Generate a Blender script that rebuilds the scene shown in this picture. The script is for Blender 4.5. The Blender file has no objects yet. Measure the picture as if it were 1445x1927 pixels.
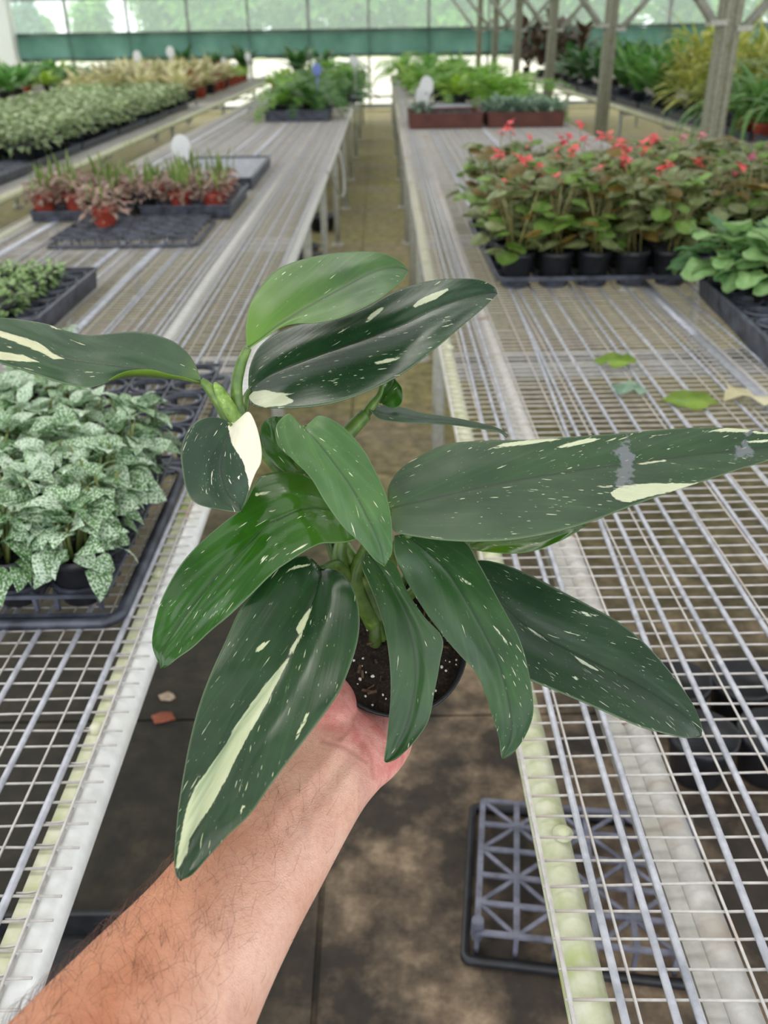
import bpy, bmesh, math, random
import numpy as np
from mathutils import Vector, Matrix, Euler, noise as mnoise

rnd = random.Random(7)
scene = bpy.context.scene
COL = scene.collection
PI = math.pi

# ------------------------------------------------------------------ camera
F = 1650.0; W, H = 1445.0, 1927.0
PITCH = math.radians(28.7); ROLL = math.radians(0.9); CZ = 1.45
BZ = 0.75                                     # bench top height
cf = Vector((0, math.cos(PITCH), -math.sin(PITCH)))
r0 = Vector((1, 0, 0)); u0 = Vector((0, math.sin(PITCH), math.cos(PITCH)))
cr = r0 * math.cos(ROLL) - u0 * math.sin(ROLL)
cu = u0 * math.cos(ROLL) + r0 * math.sin(ROLL)
CAM = Vector((0, 0, CZ))
cam_d = bpy.data.cameras.new('camera')
cam = bpy.data.objects.new('camera', cam_d); COL.objects.link(cam)
cam.matrix_world = Matrix(((cr.x, cu.x, -cf.x, 0), (cr.y, cu.y, -cf.y, 0), (cr.z, cu.z, -cf.z, CZ), (0, 0, 0, 1)))
cam_d.sensor_fit = 'VERTICAL'; cam_d.sensor_height = 36.0
cam_d.lens = F / H * 36.0
cam_d.clip_start = 0.05; cam_d.clip_end = 300
cam_d.dof.use_dof = True; cam_d.dof.focus_distance = 0.66; cam_d.dof.aperture_fstop = 8.0
scene.camera = cam

def ray(x, y): return cf + cr * ((x - W / 2) / F) - cu * ((y - H / 2) / F)
def dep(x, y, d): return CAM + ray(x, y) * d            # point at a given distance along the view axis
def onz(x, y, z):
    d = ray(x, y); return CAM + d * ((z - CZ) / d.z)

# ------------------------------------------------------------------ sky, light, exposure
world = bpy.data.worlds.new('overcast_sky'); scene.world = world; world.use_nodes = True
wn = world.node_tree; wn.nodes.clear()
tc = wn.nodes.new('ShaderNodeTexCoord'); sx = wn.nodes.new('ShaderNodeSeparateXYZ')
rmp = wn.nodes.new('ShaderNodeValToRGB'); bg = wn.nodes.new('ShaderNodeBackground'); wo = wn.nodes.new('ShaderNodeOutputWorld')
rmp.color_ramp.elements[0].position = 0.0; rmp.color_ramp.elements[0].color = (0.80, 0.84, 0.88, 1)
rmp.color_ramp.elements[1].position = 1.0; rmp.color_ramp.elements[1].color = (1.0, 1.0, 1.0, 1)
wn.links.new(tc.outputs['Generated'], sx.inputs[0]); wn.links.new(sx.outputs['Z'], rmp.inputs[0])
wn.links.new(rmp.outputs[0], bg.inputs[0]); wn.links.new(bg.outputs[0], wo.inputs[0])
bg.inputs[1].default_value = 2.5
sun_d = bpy.data.lights.new('hazy_sun', 'SUN'); sun_d.energy = 3.6; sun_d.angle = math.radians(30); sun_d.color = (1.0, 0.96, 0.90)
sun = bpy.data.objects.new('hazy_sun', sun_d); COL.objects.link(sun)
sun.rotation_euler = (math.radians(-24), math.radians(-14), 0)
scene.view_settings.view_transform = 'Standard'; scene.view_settings.look = 'None'
scene.view_settings.exposure = 0.12; scene.view_settings.gamma = 1.0
try: scene.view_settings.use_curve_mapping = False
except Exception: pass

# ------------------------------------------------------------------ helpers
def tag(o, label=None, cat=None, group=None, kind=None):
    if label: o['label'] = label
    if cat: o['category'] = cat
    if group: o['group'] = group
    if kind: o['kind'] = kind
    return o

def empty(name, loc=(0, 0, 0), rz=0.0, label=None, cat=None, group=None, kind=None):
    o = bpy.data.objects.new(name, None); COL.objects.link(o)
    o.empty_display_size = 0.02
    o.location = loc; o.rotation_euler = (0, 0, rz)
    return tag(o, label, cat, group, kind)

class MB:
    """collects shapes and builds them as one mesh object"""
    def __init__(s): s.v = []; s.f = []; s.m = []; s.mi = 0
    def add(s, vs, fs):
        b = len(s.v); s.v += [tuple(p) for p in vs]
        s.f += [tuple(i + b for i in f) for f in fs]; s.m += [s.mi] * len(fs)
    def box(s, c, d, rz=0.0):
        x, y, z = d[0] / 2, d[1] / 2, d[2] / 2; ca, sa = math.cos(rz), math.sin(rz)
        vs = []
        for dz in (-z, z):
            for dx, dy in ((-x, -y), (x, -y), (x, y), (-x, y)):
                vs.append((c[0] + dx * ca - dy * sa, c[1] + dx * sa + dy * ca, c[2] + dz))
        s.add(vs, [(3, 2, 1, 0), (4, 5, 6, 7), (0, 1, 5, 4), (1, 2, 6, 5), (2, 3, 7, 6), (3, 0, 4, 7)])
    def tube(s, pts, r, n=8, cap=True, closed=False):
        pts = [Vector(p) for p in pts]; k = len(pts)
        rs = r if isinstance(r, (list, tuple)) else [r] * k
        vs = []; up = None
        for i, p in enumerate(pts):
            if closed: t = pts[(i + 1) % k] - pts[i - 1]
            else: t = pts[min(i + 1, k - 1)] - pts[max(i - 1, 0)]
            t = t.normalized() if t.length > 1e-9 else Vector((0, 0, 1))
            if up is None:
                up = Vector((0, 0, 1)) if abs(t.z) < 0.9 else Vector((1, 0, 0))
            a = t.cross(up).normalized(); up = a.cross(t).normalized()
            for j in range(n):
                an = 2 * PI * (j + 0.5) / n
                vs.append(p + (a * math.cos(an) + up * math.sin(an)) * rs[i])
        fs = []
        for i in range(k if closed else k - 1):
            i2 = (i + 1) % k
            for j in range(n):
                j2 = (j + 1) % n
                fs.append((i * n + j, i2 * n + j, i2 * n + j2, i * n + j2))
        if cap and not closed:
            fs.append(tuple(range(n))); fs.append(tuple((k - 1) * n + j for j in reversed(range(n))))
        s.add(vs, fs)
    def lathe(s, prof, n=16, c=(0, 0, 0)):
        vs = []
        for r, z in prof:
            for j in range(n):
                a = 2 * PI * j / n; vs.append((c[0] + r * math.cos(a), c[1] + r * math.sin(a), c[2] + z))
        fs = []
        for i in range(len(prof) - 1):
            for j in range(n):
                j2 = (j + 1) % n
                fs.append((i * n + j, i * n + j2, (i + 1) * n + j2, (i + 1) * n + j))
        s.add(vs, fs)
    def leaf(s, L, Wd, M, nl=5, fold=0.25, droop=0.5, sh=0.45, wave=0.0):
        """one curved pointed leaf blade; M places it: grows along +Y, up is +Z"""
        vs = []; fs = []
        ang = 0.0; y = 0.0; z = 0.0; st = L / nl
        for i in range(nl + 1):
            t = i / nl
            w = Wd * 0.5 * (math.sin(PI * min(1, t) ** (0.30 + sh)) ** 0.9 if 0 < t < 1 else 0.03)
            c = w * math.cos(fold); h = w * math.sin(fold)
            wv = wave * math.sin(t * 9 + L * 40) * w
            for sx_, hh in ((-c, h + wv), (0, 0), (c, h - wv)):
                vs.append(M @ Vector((sx_, y - hh * math.sin(ang), z + hh * math.cos(ang))))
            y += st * math.cos(ang); z -= st * math.sin(ang); ang += droop / nl * (1 + t)
        for i in range(nl):
            a = i * 3
            fs += [(a, a + 1, a + 4, a + 3), (a + 1, a + 2, a + 5, a + 4)]
        s.add(vs, fs)
    def mesh(s, name, mats=None, smooth=False):
        me = bpy.data.meshes.new(name); me.from_pydata(s.v, [], s.f)
        if mats:
            for m in (mats if isinstance(mats, (list, tuple)) else [mats]): me.materials.append(m)
            if isinstance(mats, (list, tuple)) and len(mats) > 1: me.polygons.foreach_set('material_index', s.m)
        if smooth: me.polygons.foreach_set('use_smooth', [True] * len(me.polygons))
        me.update(); return me
    def build(s, name, mats, parent=None, smooth=False, loc=None):
        return link(name, s.mesh(name, mats, smooth), parent, loc)

def link(name, me, parent=None, loc=None):
    o = bpy.data.objects.new(name, me); COL.objects.link(o)
    if parent: o.parent = parent
    if loc is not None: o.location = loc
    return o

def frame(d, up=Vector((0, 0, 1))):
    """rotation whose +Y is d and +Z is as close to up as can be"""
    d = Vector(d).normalized(); x = d.cross(up)
    if x.length < 1e-4: x = Vector((1, 0, 0))
    x.normalize(); z = x.cross(d)
    return Matrix((x, d, z)).transposed().to_4x4()

def aim(loc, az, el, roll=0.0):
    d = Vector((math.cos(az) * math.cos(el), math.sin(az) * math.cos(el), math.sin(el)))
    return Matrix.Translation(loc) @ frame(d) @ Matrix.Rotation(roll, 4, 'Y')

def catmull(P, t):
    n = len(P) - 1; t = max(0.0, min(0.99999, t)) * n; i = int(t); u = t - i
    p0 = P[max(i - 1, 0)]; p1 = P[i]; p2 = P[min(i + 1, n)]; p3 = P[min(i + 2, n)]
    return tuple(0.5 * ((2 * b) + (-a + c) * u + (2 * a - 5 * b + 4 * c - d) * u * u + (-a + 3 * b - 3 * c + d) * u ** 3)
                 for a, b, c, d in zip(p0, p1, p2, p3))

ORD = ['first', 'second', 'third', 'fourth', 'fifth', 'sixth', 'seventh', 'eighth', 'ninth', 'tenth', 'eleventh', 'twelfth',
       'thirteenth', 'fourteenth', 'fifteenth', 'sixteenth', 'seventeenth', 'eighteenth', 'nineteenth', 'twentieth']
def nth(i): return ORD[i] if i < len(ORD) else str(i + 1) + 'th'

# ------------------------------------------------------------------ materials
def lin(c):
    return tuple((v / 255 / 12.92 if v / 255 <= 0.04045 else ((v / 255 + 0.055) / 1.055) ** 2.4) for v in c) + (1.0,)

class Nodes:
    def __init__(s, name):
        s.m = bpy.data.materials.new(name); s.m.use_nodes = True; s.t = s.m.node_tree
        s.b = s.t.nodes['Principled BSDF']; s.out = s.t.nodes['Material Output']
    def n(s, typ, **kw):
        nd = s.t.nodes.new('ShaderNode' + typ)
        for k, v in kw.items(): setattr(nd, k, v)
        return nd
    def l(s, a, b): s.t.links.new(a, b)
    def coord(s, which='Object', scale=None):
        c = s.n('TexCoord'); o = c.outputs[which]
        if scale:
            mp = s.n('Mapping'); mp.inputs['Scale'].default_value = scale; s.l(o, mp.inputs[0]); o = mp.outputs[0]
        return o
    def noise(s, co, scale, detail=3, rough=0.55):
        nd = s.n('TexNoise'); nd.inputs['Scale'].default_value = scale
        nd.inputs['Detail'].default_value = detail; nd.inputs['Roughness'].default_value = rough
        s.l(co, nd.inputs['Vector']); return nd.outputs['Fac']
    def ramp(s, fac, stops, interp='LINEAR'):
        r = s.n('ValToRGB'); cr_ = r.color_ramp; cr_.interpolation = interp
        while len(cr_.elements) < len(stops): cr_.elements.new(0.5)
        for e, (p, c) in zip(cr_.elements, stops):
            e.position = p; e.color = c if len(c) == 4 else tuple(c) + (1,)
        s.l(fac, r.inputs[0]); return r.outputs['Color']
    def mix(s, fac, a, b):
        nd = s.n('Mix', data_type='RGBA')
        for sock, v in ((nd.inputs[0], fac), (nd.inputs[6], a), (nd.inputs[7], b)):
            if isinstance(v, (int, float, tuple)): sock.default_value = v
            else: s.l(v, sock)
        return nd.outputs[2]
    def math(s, op, a, b=0.0, c=None, clamp=False):
        nd = s.n('Math', operation=op, use_clamp=clamp)
        for i, v in enumerate((a, b, c)):
            if v is None: continue
            if isinstance(v, (int, float)): nd.inputs[i].default_value = v
            else: s.l(v, nd.inputs[i])
        return nd.outputs[0]
    def bump(s, h, strength=0.3, dist=0.01):
        b = s.n('Bump'); b.inputs['Strength'].default_value = strength; b.inputs['Distance'].default_value = dist
        s.l(h, b.inputs['Height']); s.l(b.outputs[0], s.b.inputs['Normal'])
    def col(s, c):
        if isinstance(c, tuple): s.b.inputs['Base Color'].default_value = c
        else: s.l(c, s.b.inputs['Base Color'])
    def set(s, **kw):
        names = dict(rough='Roughness', metal='Metallic', spec='Specular IOR Level', coat='Coat Weight')
        for k, v in kw.items(): s.b.inputs[names[k]].default_value = v
        return s.m

def simple(name, c1, c2=None, scale=20, rough=0.6, metal=0.0, spec=0.5, bump=0.0, stops=(0.35, 0.68), coord='Object'):
    N = Nodes(name)
    co = N.coord(coord)
    f = N.noise(co, scale)
    N.col(N.ramp(f, [(stops[0], lin(c1)), (stops[1], lin(c2 or c1))]))
    if bump: N.bump(f, bump, 0.005)
    return N.set(rough=rough, metal=metal, spec=spec)

def foliage_mat(name, c1, c2, scale=30, rough=0.45, trans=0.25, c3=None):
    """green leaves: noise between colours, a little light coming through the blade"""
    N = Nodes(name)
    co = N.coord('Object')
    f = N.noise(co, scale, 2)
    stops = [(0.36, lin(c1)), (0.62, lin(c2))]
    if c3: stops.append((0.74, lin(c3)))
    colr = N.ramp(f, stops)
    oi = N.n('ObjectInfo'); hs = N.n('HueSaturation')
    hs.inputs['Saturation'].default_value = 1.0
    mr = N.n('MapRange'); N.l(oi.outputs['Random'], mr.inputs[0]); mr.inputs[3].default_value = 0.78; mr.inputs[4].default_value = 1.2
    N.l(mr.outputs[0], hs.inputs['Value']); N.l(colr, hs.inputs['Color'])
    N.col(hs.outputs[0]); N.set(rough=rough)
    tr = N.n('BsdfTranslucent'); N.l(hs.outputs[0], tr.inputs[0]); mx = N.n('MixShader'); mx.inputs[0].default_value = trans
    N.l(N.b.outputs[0], mx.inputs[1]); N.l(tr.outputs[0], mx.inputs[2]); N.l(mx.outputs[0], N.out.inputs[0])
    return N.m

M = {}
def galv(name, c1, c2, c3, rough=0.5, metal=0.25):
    N = Nodes(name); co = N.coord('Object')
    f = N.noise(co, 55, 4); g = N.noise(co, 9, 3)
    a = N.ramp(f, [(0.3, lin(c1)), (0.7, lin(c2))])
    N.col(N.mix(N.ramp(g, [(0.58, (0, 0, 0)), (0.72, (1, 1, 1))]), a, lin(c3)))
    N.bump(f, 0.08, 0.001)
    return N.set(rough=rough, metal=metal)
M['bar'] = galv('galvanised_bar', (150, 153, 162), (194, 196, 204), (168, 170, 178))
M['wire'] = galv('rusty_wire', (178, 174, 170), (212, 208, 204), (188, 166, 152), 0.55, 0.1)
M['pipe'] = galv('white_pipe', (206, 207, 204), (226, 227, 226), (212, 211, 202), 0.42, 0.1)
M['pipe_grey'] = galv('grey_pipe', (176, 174, 168), (206, 203, 198), (170, 150, 130), 0.55, 0.1)
M['mossy'] = galv('mossy_rail', (188, 194, 150), (218, 218, 196), (164, 180, 92), 0.6, 0.0)
M['beam'] = galv('cross_beam', (160, 158, 152), (190, 188, 182), (150, 140, 120), 0.6, 0.1)
M['leg'] = galv('bench_leg', (150, 150, 138), (180, 180, 170), (130, 128, 100), 0.6, 0.1)
M['post'] = galv('weathered_post', (118, 116, 98), (150, 150, 130), (112, 118, 78), 0.7, 0.1)
M['black'] = simple('black_plastic', (22, 23, 27), (34, 36, 42), 40, 0.45, 0, 0.5)
M['tray'] = simple('dusty_black_plastic', (46, 49, 58), (88, 92, 106), 25, 0.45, 0, 0.5)
M['crate'] = simple('grey_plastic', (78, 80, 94), (118, 120, 136), 30, 0.5, 0, 0.5)
M['redpot'] = simple('red_plastic_pot', (150, 56, 42), (172, 74, 58), 20, 0.5)
M['brown'] = simple('brown_plastic', (84, 44, 36), (104, 58, 48), 10, 0.55)
M['white'] = simple('white_plastic', (224, 226, 226), (238, 238, 238), 8, 0.45)
M['blue'] = simple('blue_plastic', (110, 130, 205), (130, 150, 215), 8, 0.45)
M['hose'] = simple('clear_hose', (150, 152, 150), (176, 178, 176), 8, 0.4)
M['rust'] = simple('rusty_collar', (150, 110, 90), (190, 165, 145), 60, 0.8)
M['terracotta'] = simple('terracotta_shard', (128, 68, 48), (150, 86, 62), 60, 0.8)
M['stone'] = simple('pale_stone', (150, 128, 110), (190, 172, 150), 60, 0.8)
M['stem'] = foliage_mat('green_stem', (96, 112, 56), (132, 140, 80), 30)
M['trunk'] = simple('tree_bark', (84, 74, 62), (120, 108, 92), 10, 0.8)

# ------------------------------------------------------------------ setting: floor, end wall, roof
N = Nodes('stained_concrete')
co = N.coord('Object')
sxyz = N.n('SeparateXYZ'); N.l(co, sxyz.inputs[0])
a = N.noise(co, 3.2, 5, 0.62); b = N.noise(co, 17, 6, 0.65); c = N.noise(co, 1.7, 3); d = N.noise(co, 130, 2)
base = N.ramp(b, [(0.30, lin((74, 60, 48))), (0.52, lin((124, 106, 86))), (0.74, lin((172, 152, 126)))])
wet = N.mix(N.ramp(a, [(0.44, (0, 0, 0)), (0.60, (1, 1, 1))]), N.ramp(b, [(0.3, lin((30, 26, 21))), (0.7, lin((60, 50, 40)))]), base)
moss = N.ramp(b, [(0.3, lin((82, 84, 30))), (0.7, lin((152, 144, 76)))])
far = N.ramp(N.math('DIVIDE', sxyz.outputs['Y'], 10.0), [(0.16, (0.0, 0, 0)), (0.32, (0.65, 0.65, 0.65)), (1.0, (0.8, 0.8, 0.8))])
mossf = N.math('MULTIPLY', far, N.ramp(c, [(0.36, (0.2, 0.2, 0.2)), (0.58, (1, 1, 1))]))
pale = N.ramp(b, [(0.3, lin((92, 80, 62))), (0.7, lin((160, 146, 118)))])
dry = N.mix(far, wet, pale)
left_dark = N.ramp(b, [(0.3, lin((24, 23, 18))), (0.7, lin((50, 46, 34)))])  # darker floor tone, coming in towards the left on the near floor
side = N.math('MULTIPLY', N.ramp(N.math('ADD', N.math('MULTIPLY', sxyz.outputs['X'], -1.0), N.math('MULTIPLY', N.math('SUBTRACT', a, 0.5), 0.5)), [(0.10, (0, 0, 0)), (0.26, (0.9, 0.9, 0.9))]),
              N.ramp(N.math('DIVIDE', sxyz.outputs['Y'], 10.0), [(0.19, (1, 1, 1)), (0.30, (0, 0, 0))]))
N.col(N.mix(side, N.mix(mossf, dry, moss), left_dark))
N.bump(b, 0.4, 0.006)
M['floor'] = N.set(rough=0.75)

def slab_floor():
    # concrete slabs with sunk joints: the aisle slabs and the ground under the benches
    fl = empty('floor', (0, 0, 0)); fl['kind'] = 'structure'
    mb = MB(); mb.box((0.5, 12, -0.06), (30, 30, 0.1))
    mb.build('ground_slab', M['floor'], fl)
    ys = [-0.9, 0.35, 1.62, 2.95, 4.35, 5.8, 7.3, 8.9, 10.6, 12.4, 14.4, 16.5, 18.6, 20.4]
    for i in range(len(ys) - 1):
        for x0, x1 in ((-1.62, -0.135), (-0.127, 1.72)):
            m = MB(); g = 0.004
            m.box(((x0 + x1) / 2, (ys[i] + ys[i + 1]) / 2, -0.006), (x1 - x0 - g, ys[i + 1] - ys[i] - 2 * g, 0.012))
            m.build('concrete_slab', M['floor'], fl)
    return fl
slab_floor()
mb = MB(); mb.box((0, 60, -0.16), (120, 78, 0.1))
o = mb.build('ground_outside', simple('rough_grass', (96, 112, 60), (150, 160, 104), 0.6, 0.9)); o['kind'] = 'structure'

def film(name, clear, haze, col):
    N = Nodes(name)
    tr = N.n('BsdfTransparent'); tr.inputs[0].default_value = (clear, clear, clear * 0.99, 1)
    df = N.n('BsdfTranslucent'); df.inputs[0].default_value = col
    mx = N.n('MixShader'); mx.inputs[0].default_value = haze
    N.l(tr.outputs[0], mx.inputs[1]); N.l(df.outputs[0], mx.inputs[2]); N.l(mx.outputs[0], N.out.inputs[0])
    return N.m
M['film'] = film('clear_poly_film', 0.96, 0.17, (0.78, 0.95, 0.90, 1))
M['roof_film'] = film('roof_poly_film', 0.68, 0.10, (0.9, 0.9, 0.9, 1))
M['roof_film_dim'] = film('dim_roof_film', 0.36, 0.10, (0.85, 0.88, 0.85, 1))  # dimmer unseen panes, added in alternation for contrast in the leaf reflections
N = Nodes('white_poly_sheet')
tr = N.n('BsdfTranslucent'); tr.inputs[0].default_value = (0.97, 0.97, 0.94, 1); N.l(tr.outputs[0], N.out.inputs[0]); M['sheet'] = N.m
N = Nodes('green_shade_cloth')
co = N.coord('Object'); f = N.noise(co, 1.6, 3)
colr = N.ramp(f, [(0.3, lin((66, 104, 94))), (0.7, lin((98, 138, 128)))])
N.col(colr); N.set(rough=0.7)
tr = N.n('BsdfTranslucent'); N.l(colr, tr.inputs[0]); mx = N.n('MixShader'); mx.inputs[0].default_value = 0.45
N.l(N.b.outputs[0], mx.inputs[1]); N.l(tr.outputs[0], mx.inputs[2]); N.l(mx.outputs[0], N.out.inputs[0]); M['cloth'] = N.m
M['mullion'] = simple('wall_steel', (120, 124, 120), (160, 164, 160), 6, 0.6)
M['mullion_dark'] = simple('wall_steel_dark', (58, 72, 68), (80, 92, 88), 6, 0.6)

WY = 20.7
XL, XR = -7.6, 10.5
wall = empty('wall_back', (0, WY, 0)); wall['kind'] = 'structure'
xs = [XL + 1.24 * i for i in range(16)]
for i, x in enumerate(xs):
    m = MB(); m.box((x, 0, 1.75), (0.06 if i % 2 else 0.045, 0.06, 3.5)); m.build('mullion', M['mullion'], wall)
    if i < len(xs) - 1:
        x1 = xs[i + 1]
        m = MB(); m.box(((x + x1) / 2, 0.045, 2.5), (x1 - x - 0.01, 0.004, 2.05)); m.build('film_pane', M['film'], wall)
        m = MB(); m.box(((x + x1) / 2, 0.045, 0.62), (x1 - x - 0.05, 0.004, 0.72)); m.build('lower_sheet', M['sheet'], wall)
        m = MB(); m.box(((x + x1) / 2, 0.045, 0.14), (x1 - x - 0.05, 0.004, 0.14)); m.build('lower_sheet', M['sheet'], wall)
        # sagging shade cloth
        m = MB(); n = 10; vs = []
        for k in range(n + 1):
            t = k / n; sag = 0.03 * math.sin(PI * t) * (0.5 + rnd.random() * 0.2)
            for z, dy in ((1.03, -0.05), (1.16, -0.062), (1.32, -0.058), (1.49 - sag, -0.05)):
                vs.append((x + (x1 - x) * t, dy + 0.006 * math.sin(t * 7 + z * 9), z))
        m.add(vs, [(k * 4 + j, k * 4 + j + 1, k * 4 + 5 + j, k * 4 + 4 + j) for k in range(n) for j in range(3)])
        m.build('shade_cloth', M['cloth'], wall, True)
for z, r in ((1.5, 0.022), (1.035, 0.025), (0.24, 0.02), (0.06, 0.04), (2.12, 0.03), (3.45, 0.04)):
    m = MB(); m.box(((XL + XR) / 2, -0.035 if z > 1 else 0, z), (XR - XL, 0.05, 2 * r)); m.build('rail', M['mullion_dark'] if 1 < z < 1.6 else M['mullion'], wall)
# corner column of the left side wall
wl = empty('wall_left', (XL, WY - 0.2, 0)); wl['kind'] = 'structure'
m = MB(); m.box((0, 0, 1.75), (0.34, 0.3, 3.5)); m.build('corner_column', M['pipe'], wl)
m = MB(); m.box((-0.3, -9.5, 1.75), (0.004, 19, 3.5)); m.build('film_pane', M['film'], wl)
for k in range(7):
    m = MB(); m.box((-0.27, -1.4 - 2.87 * k, 1.75), (0.06, 0.08, 3.5)); m.build('mullion', M['mullion'], wl)

# roof: poly film on purlins over the whole house, carried by the rows of posts
roof = empty('ceiling', (0, 0, 0)); roof['kind'] = 'structure'
eave, ridge = 3.4, 4.9
def roof_bay(x0, x1):
    xm = (x0 + x1) / 2
    for sgn, xa, xb in ((1, x0, xm), (-1, xm, x1)):
        za, zb = (eave, ridge) if sgn > 0 else (ridge, eave)
        for k in range(16):
            ya, yb = -2.2 + k * 1.435, -2.2 + (k + 1) * 1.435
            m = MB(); m.add([(xa, ya, za), (xb, ya, zb), (xb, yb, zb), (xa, yb, za),
                             (xa, ya, za + .004), (xb, ya, zb + .004), (xb, yb, zb + .004), (xa, yb, za + .004)],
                            [(0, 1, 2, 3), (7, 6, 5, 4), (0, 4, 5, 1), (1, 5, 6, 2), (2, 6, 7, 3), (3, 7, 4, 0)])
            m.build('roof_film', M['roof_film' if k % 2 else 'roof_film_dim'], roof)
        for k in range(9):
            y = -2.2 + k * 2.87
            m = MB(); m.tube([(xa, y, za - 0.06), (xb, y, zb - 0.06)], 0.035, 6); m.build('rafter', M['leg'], roof)
        for q in (0.25, 0.5, 0.75):
            m = MB(); m.tube([(xa + (xb - xa) * q, -2.2, za + (zb - za) * q - 0.04), (xa + (xb - xa) * q, WY, za + (zb - za) * q - 0.04)], 0.025, 6)
            m.build('purlin', M['leg'], roof)
roof_bay(-7.9, 2.05); roof_bay(2.05, 12.0)
m = MB(); m.box((2.05, 9.2, eave - 0.06), (0.30, 23, 0.12)); m.build('gutter', M['leg'], roof)

# posts with diagonal braces
POSTY = [5.83, 8.76, 11.64, 14.48, 17.2, 19.9]
for i, y in enumerate(POSTY):
    p = empty('support_post', (2.05, y, 0), 0,
              ['thick weathered greenhouse post with two clamped braces behind the begonias',
               'mossy square post standing just left of the nearest greenhouse post',
               'third greenhouse post from the right, mossy, beside the silvery plant box',
               'fourth greenhouse post from the right in front of dark bush',
               'fifth greenhouse post from the right, thin and far away',
               'farthest greenhouse post of the row, near the end wall'][i], 'post', 'posts in a row right of the aisle')
    m = MB(); m.box((0, 0, 1.65), (0.10 if i else 0.115, 0.10, 3.3)); m.build('shaft', M['post'], p)
    m = MB(); m.box((-0.03, -0.056, 1.65), (0.025, 0.012, 3.3)); m.build('channel_lip', M['post'], p)
    m = MB(); m.box((0.03, -0.056, 1.65), (0.025, 0.012, 3.3)); m.build('channel_lip', M['post'], p)
    for s in (-1, 1):
        zb = 1.47 - (0.03 if s > 0 else 0)
        m = MB(); m.tube([(s * 0.09, -0.01, zb), (s * 1.15, -0.01, zb + 1.2)], 0.026, 8); br_ = m.build('brace', M['leg'], p, True)
        m = MB(); m.box((s * 0.075, -0.01, zb), (0.09, 0.13, 0.03)); m.build('clamp', M['leg'], br_)

# ------------------------------------------------------------------ benches
def xo(y): return 0.006 * max(0.0, y - 3.0)

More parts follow.
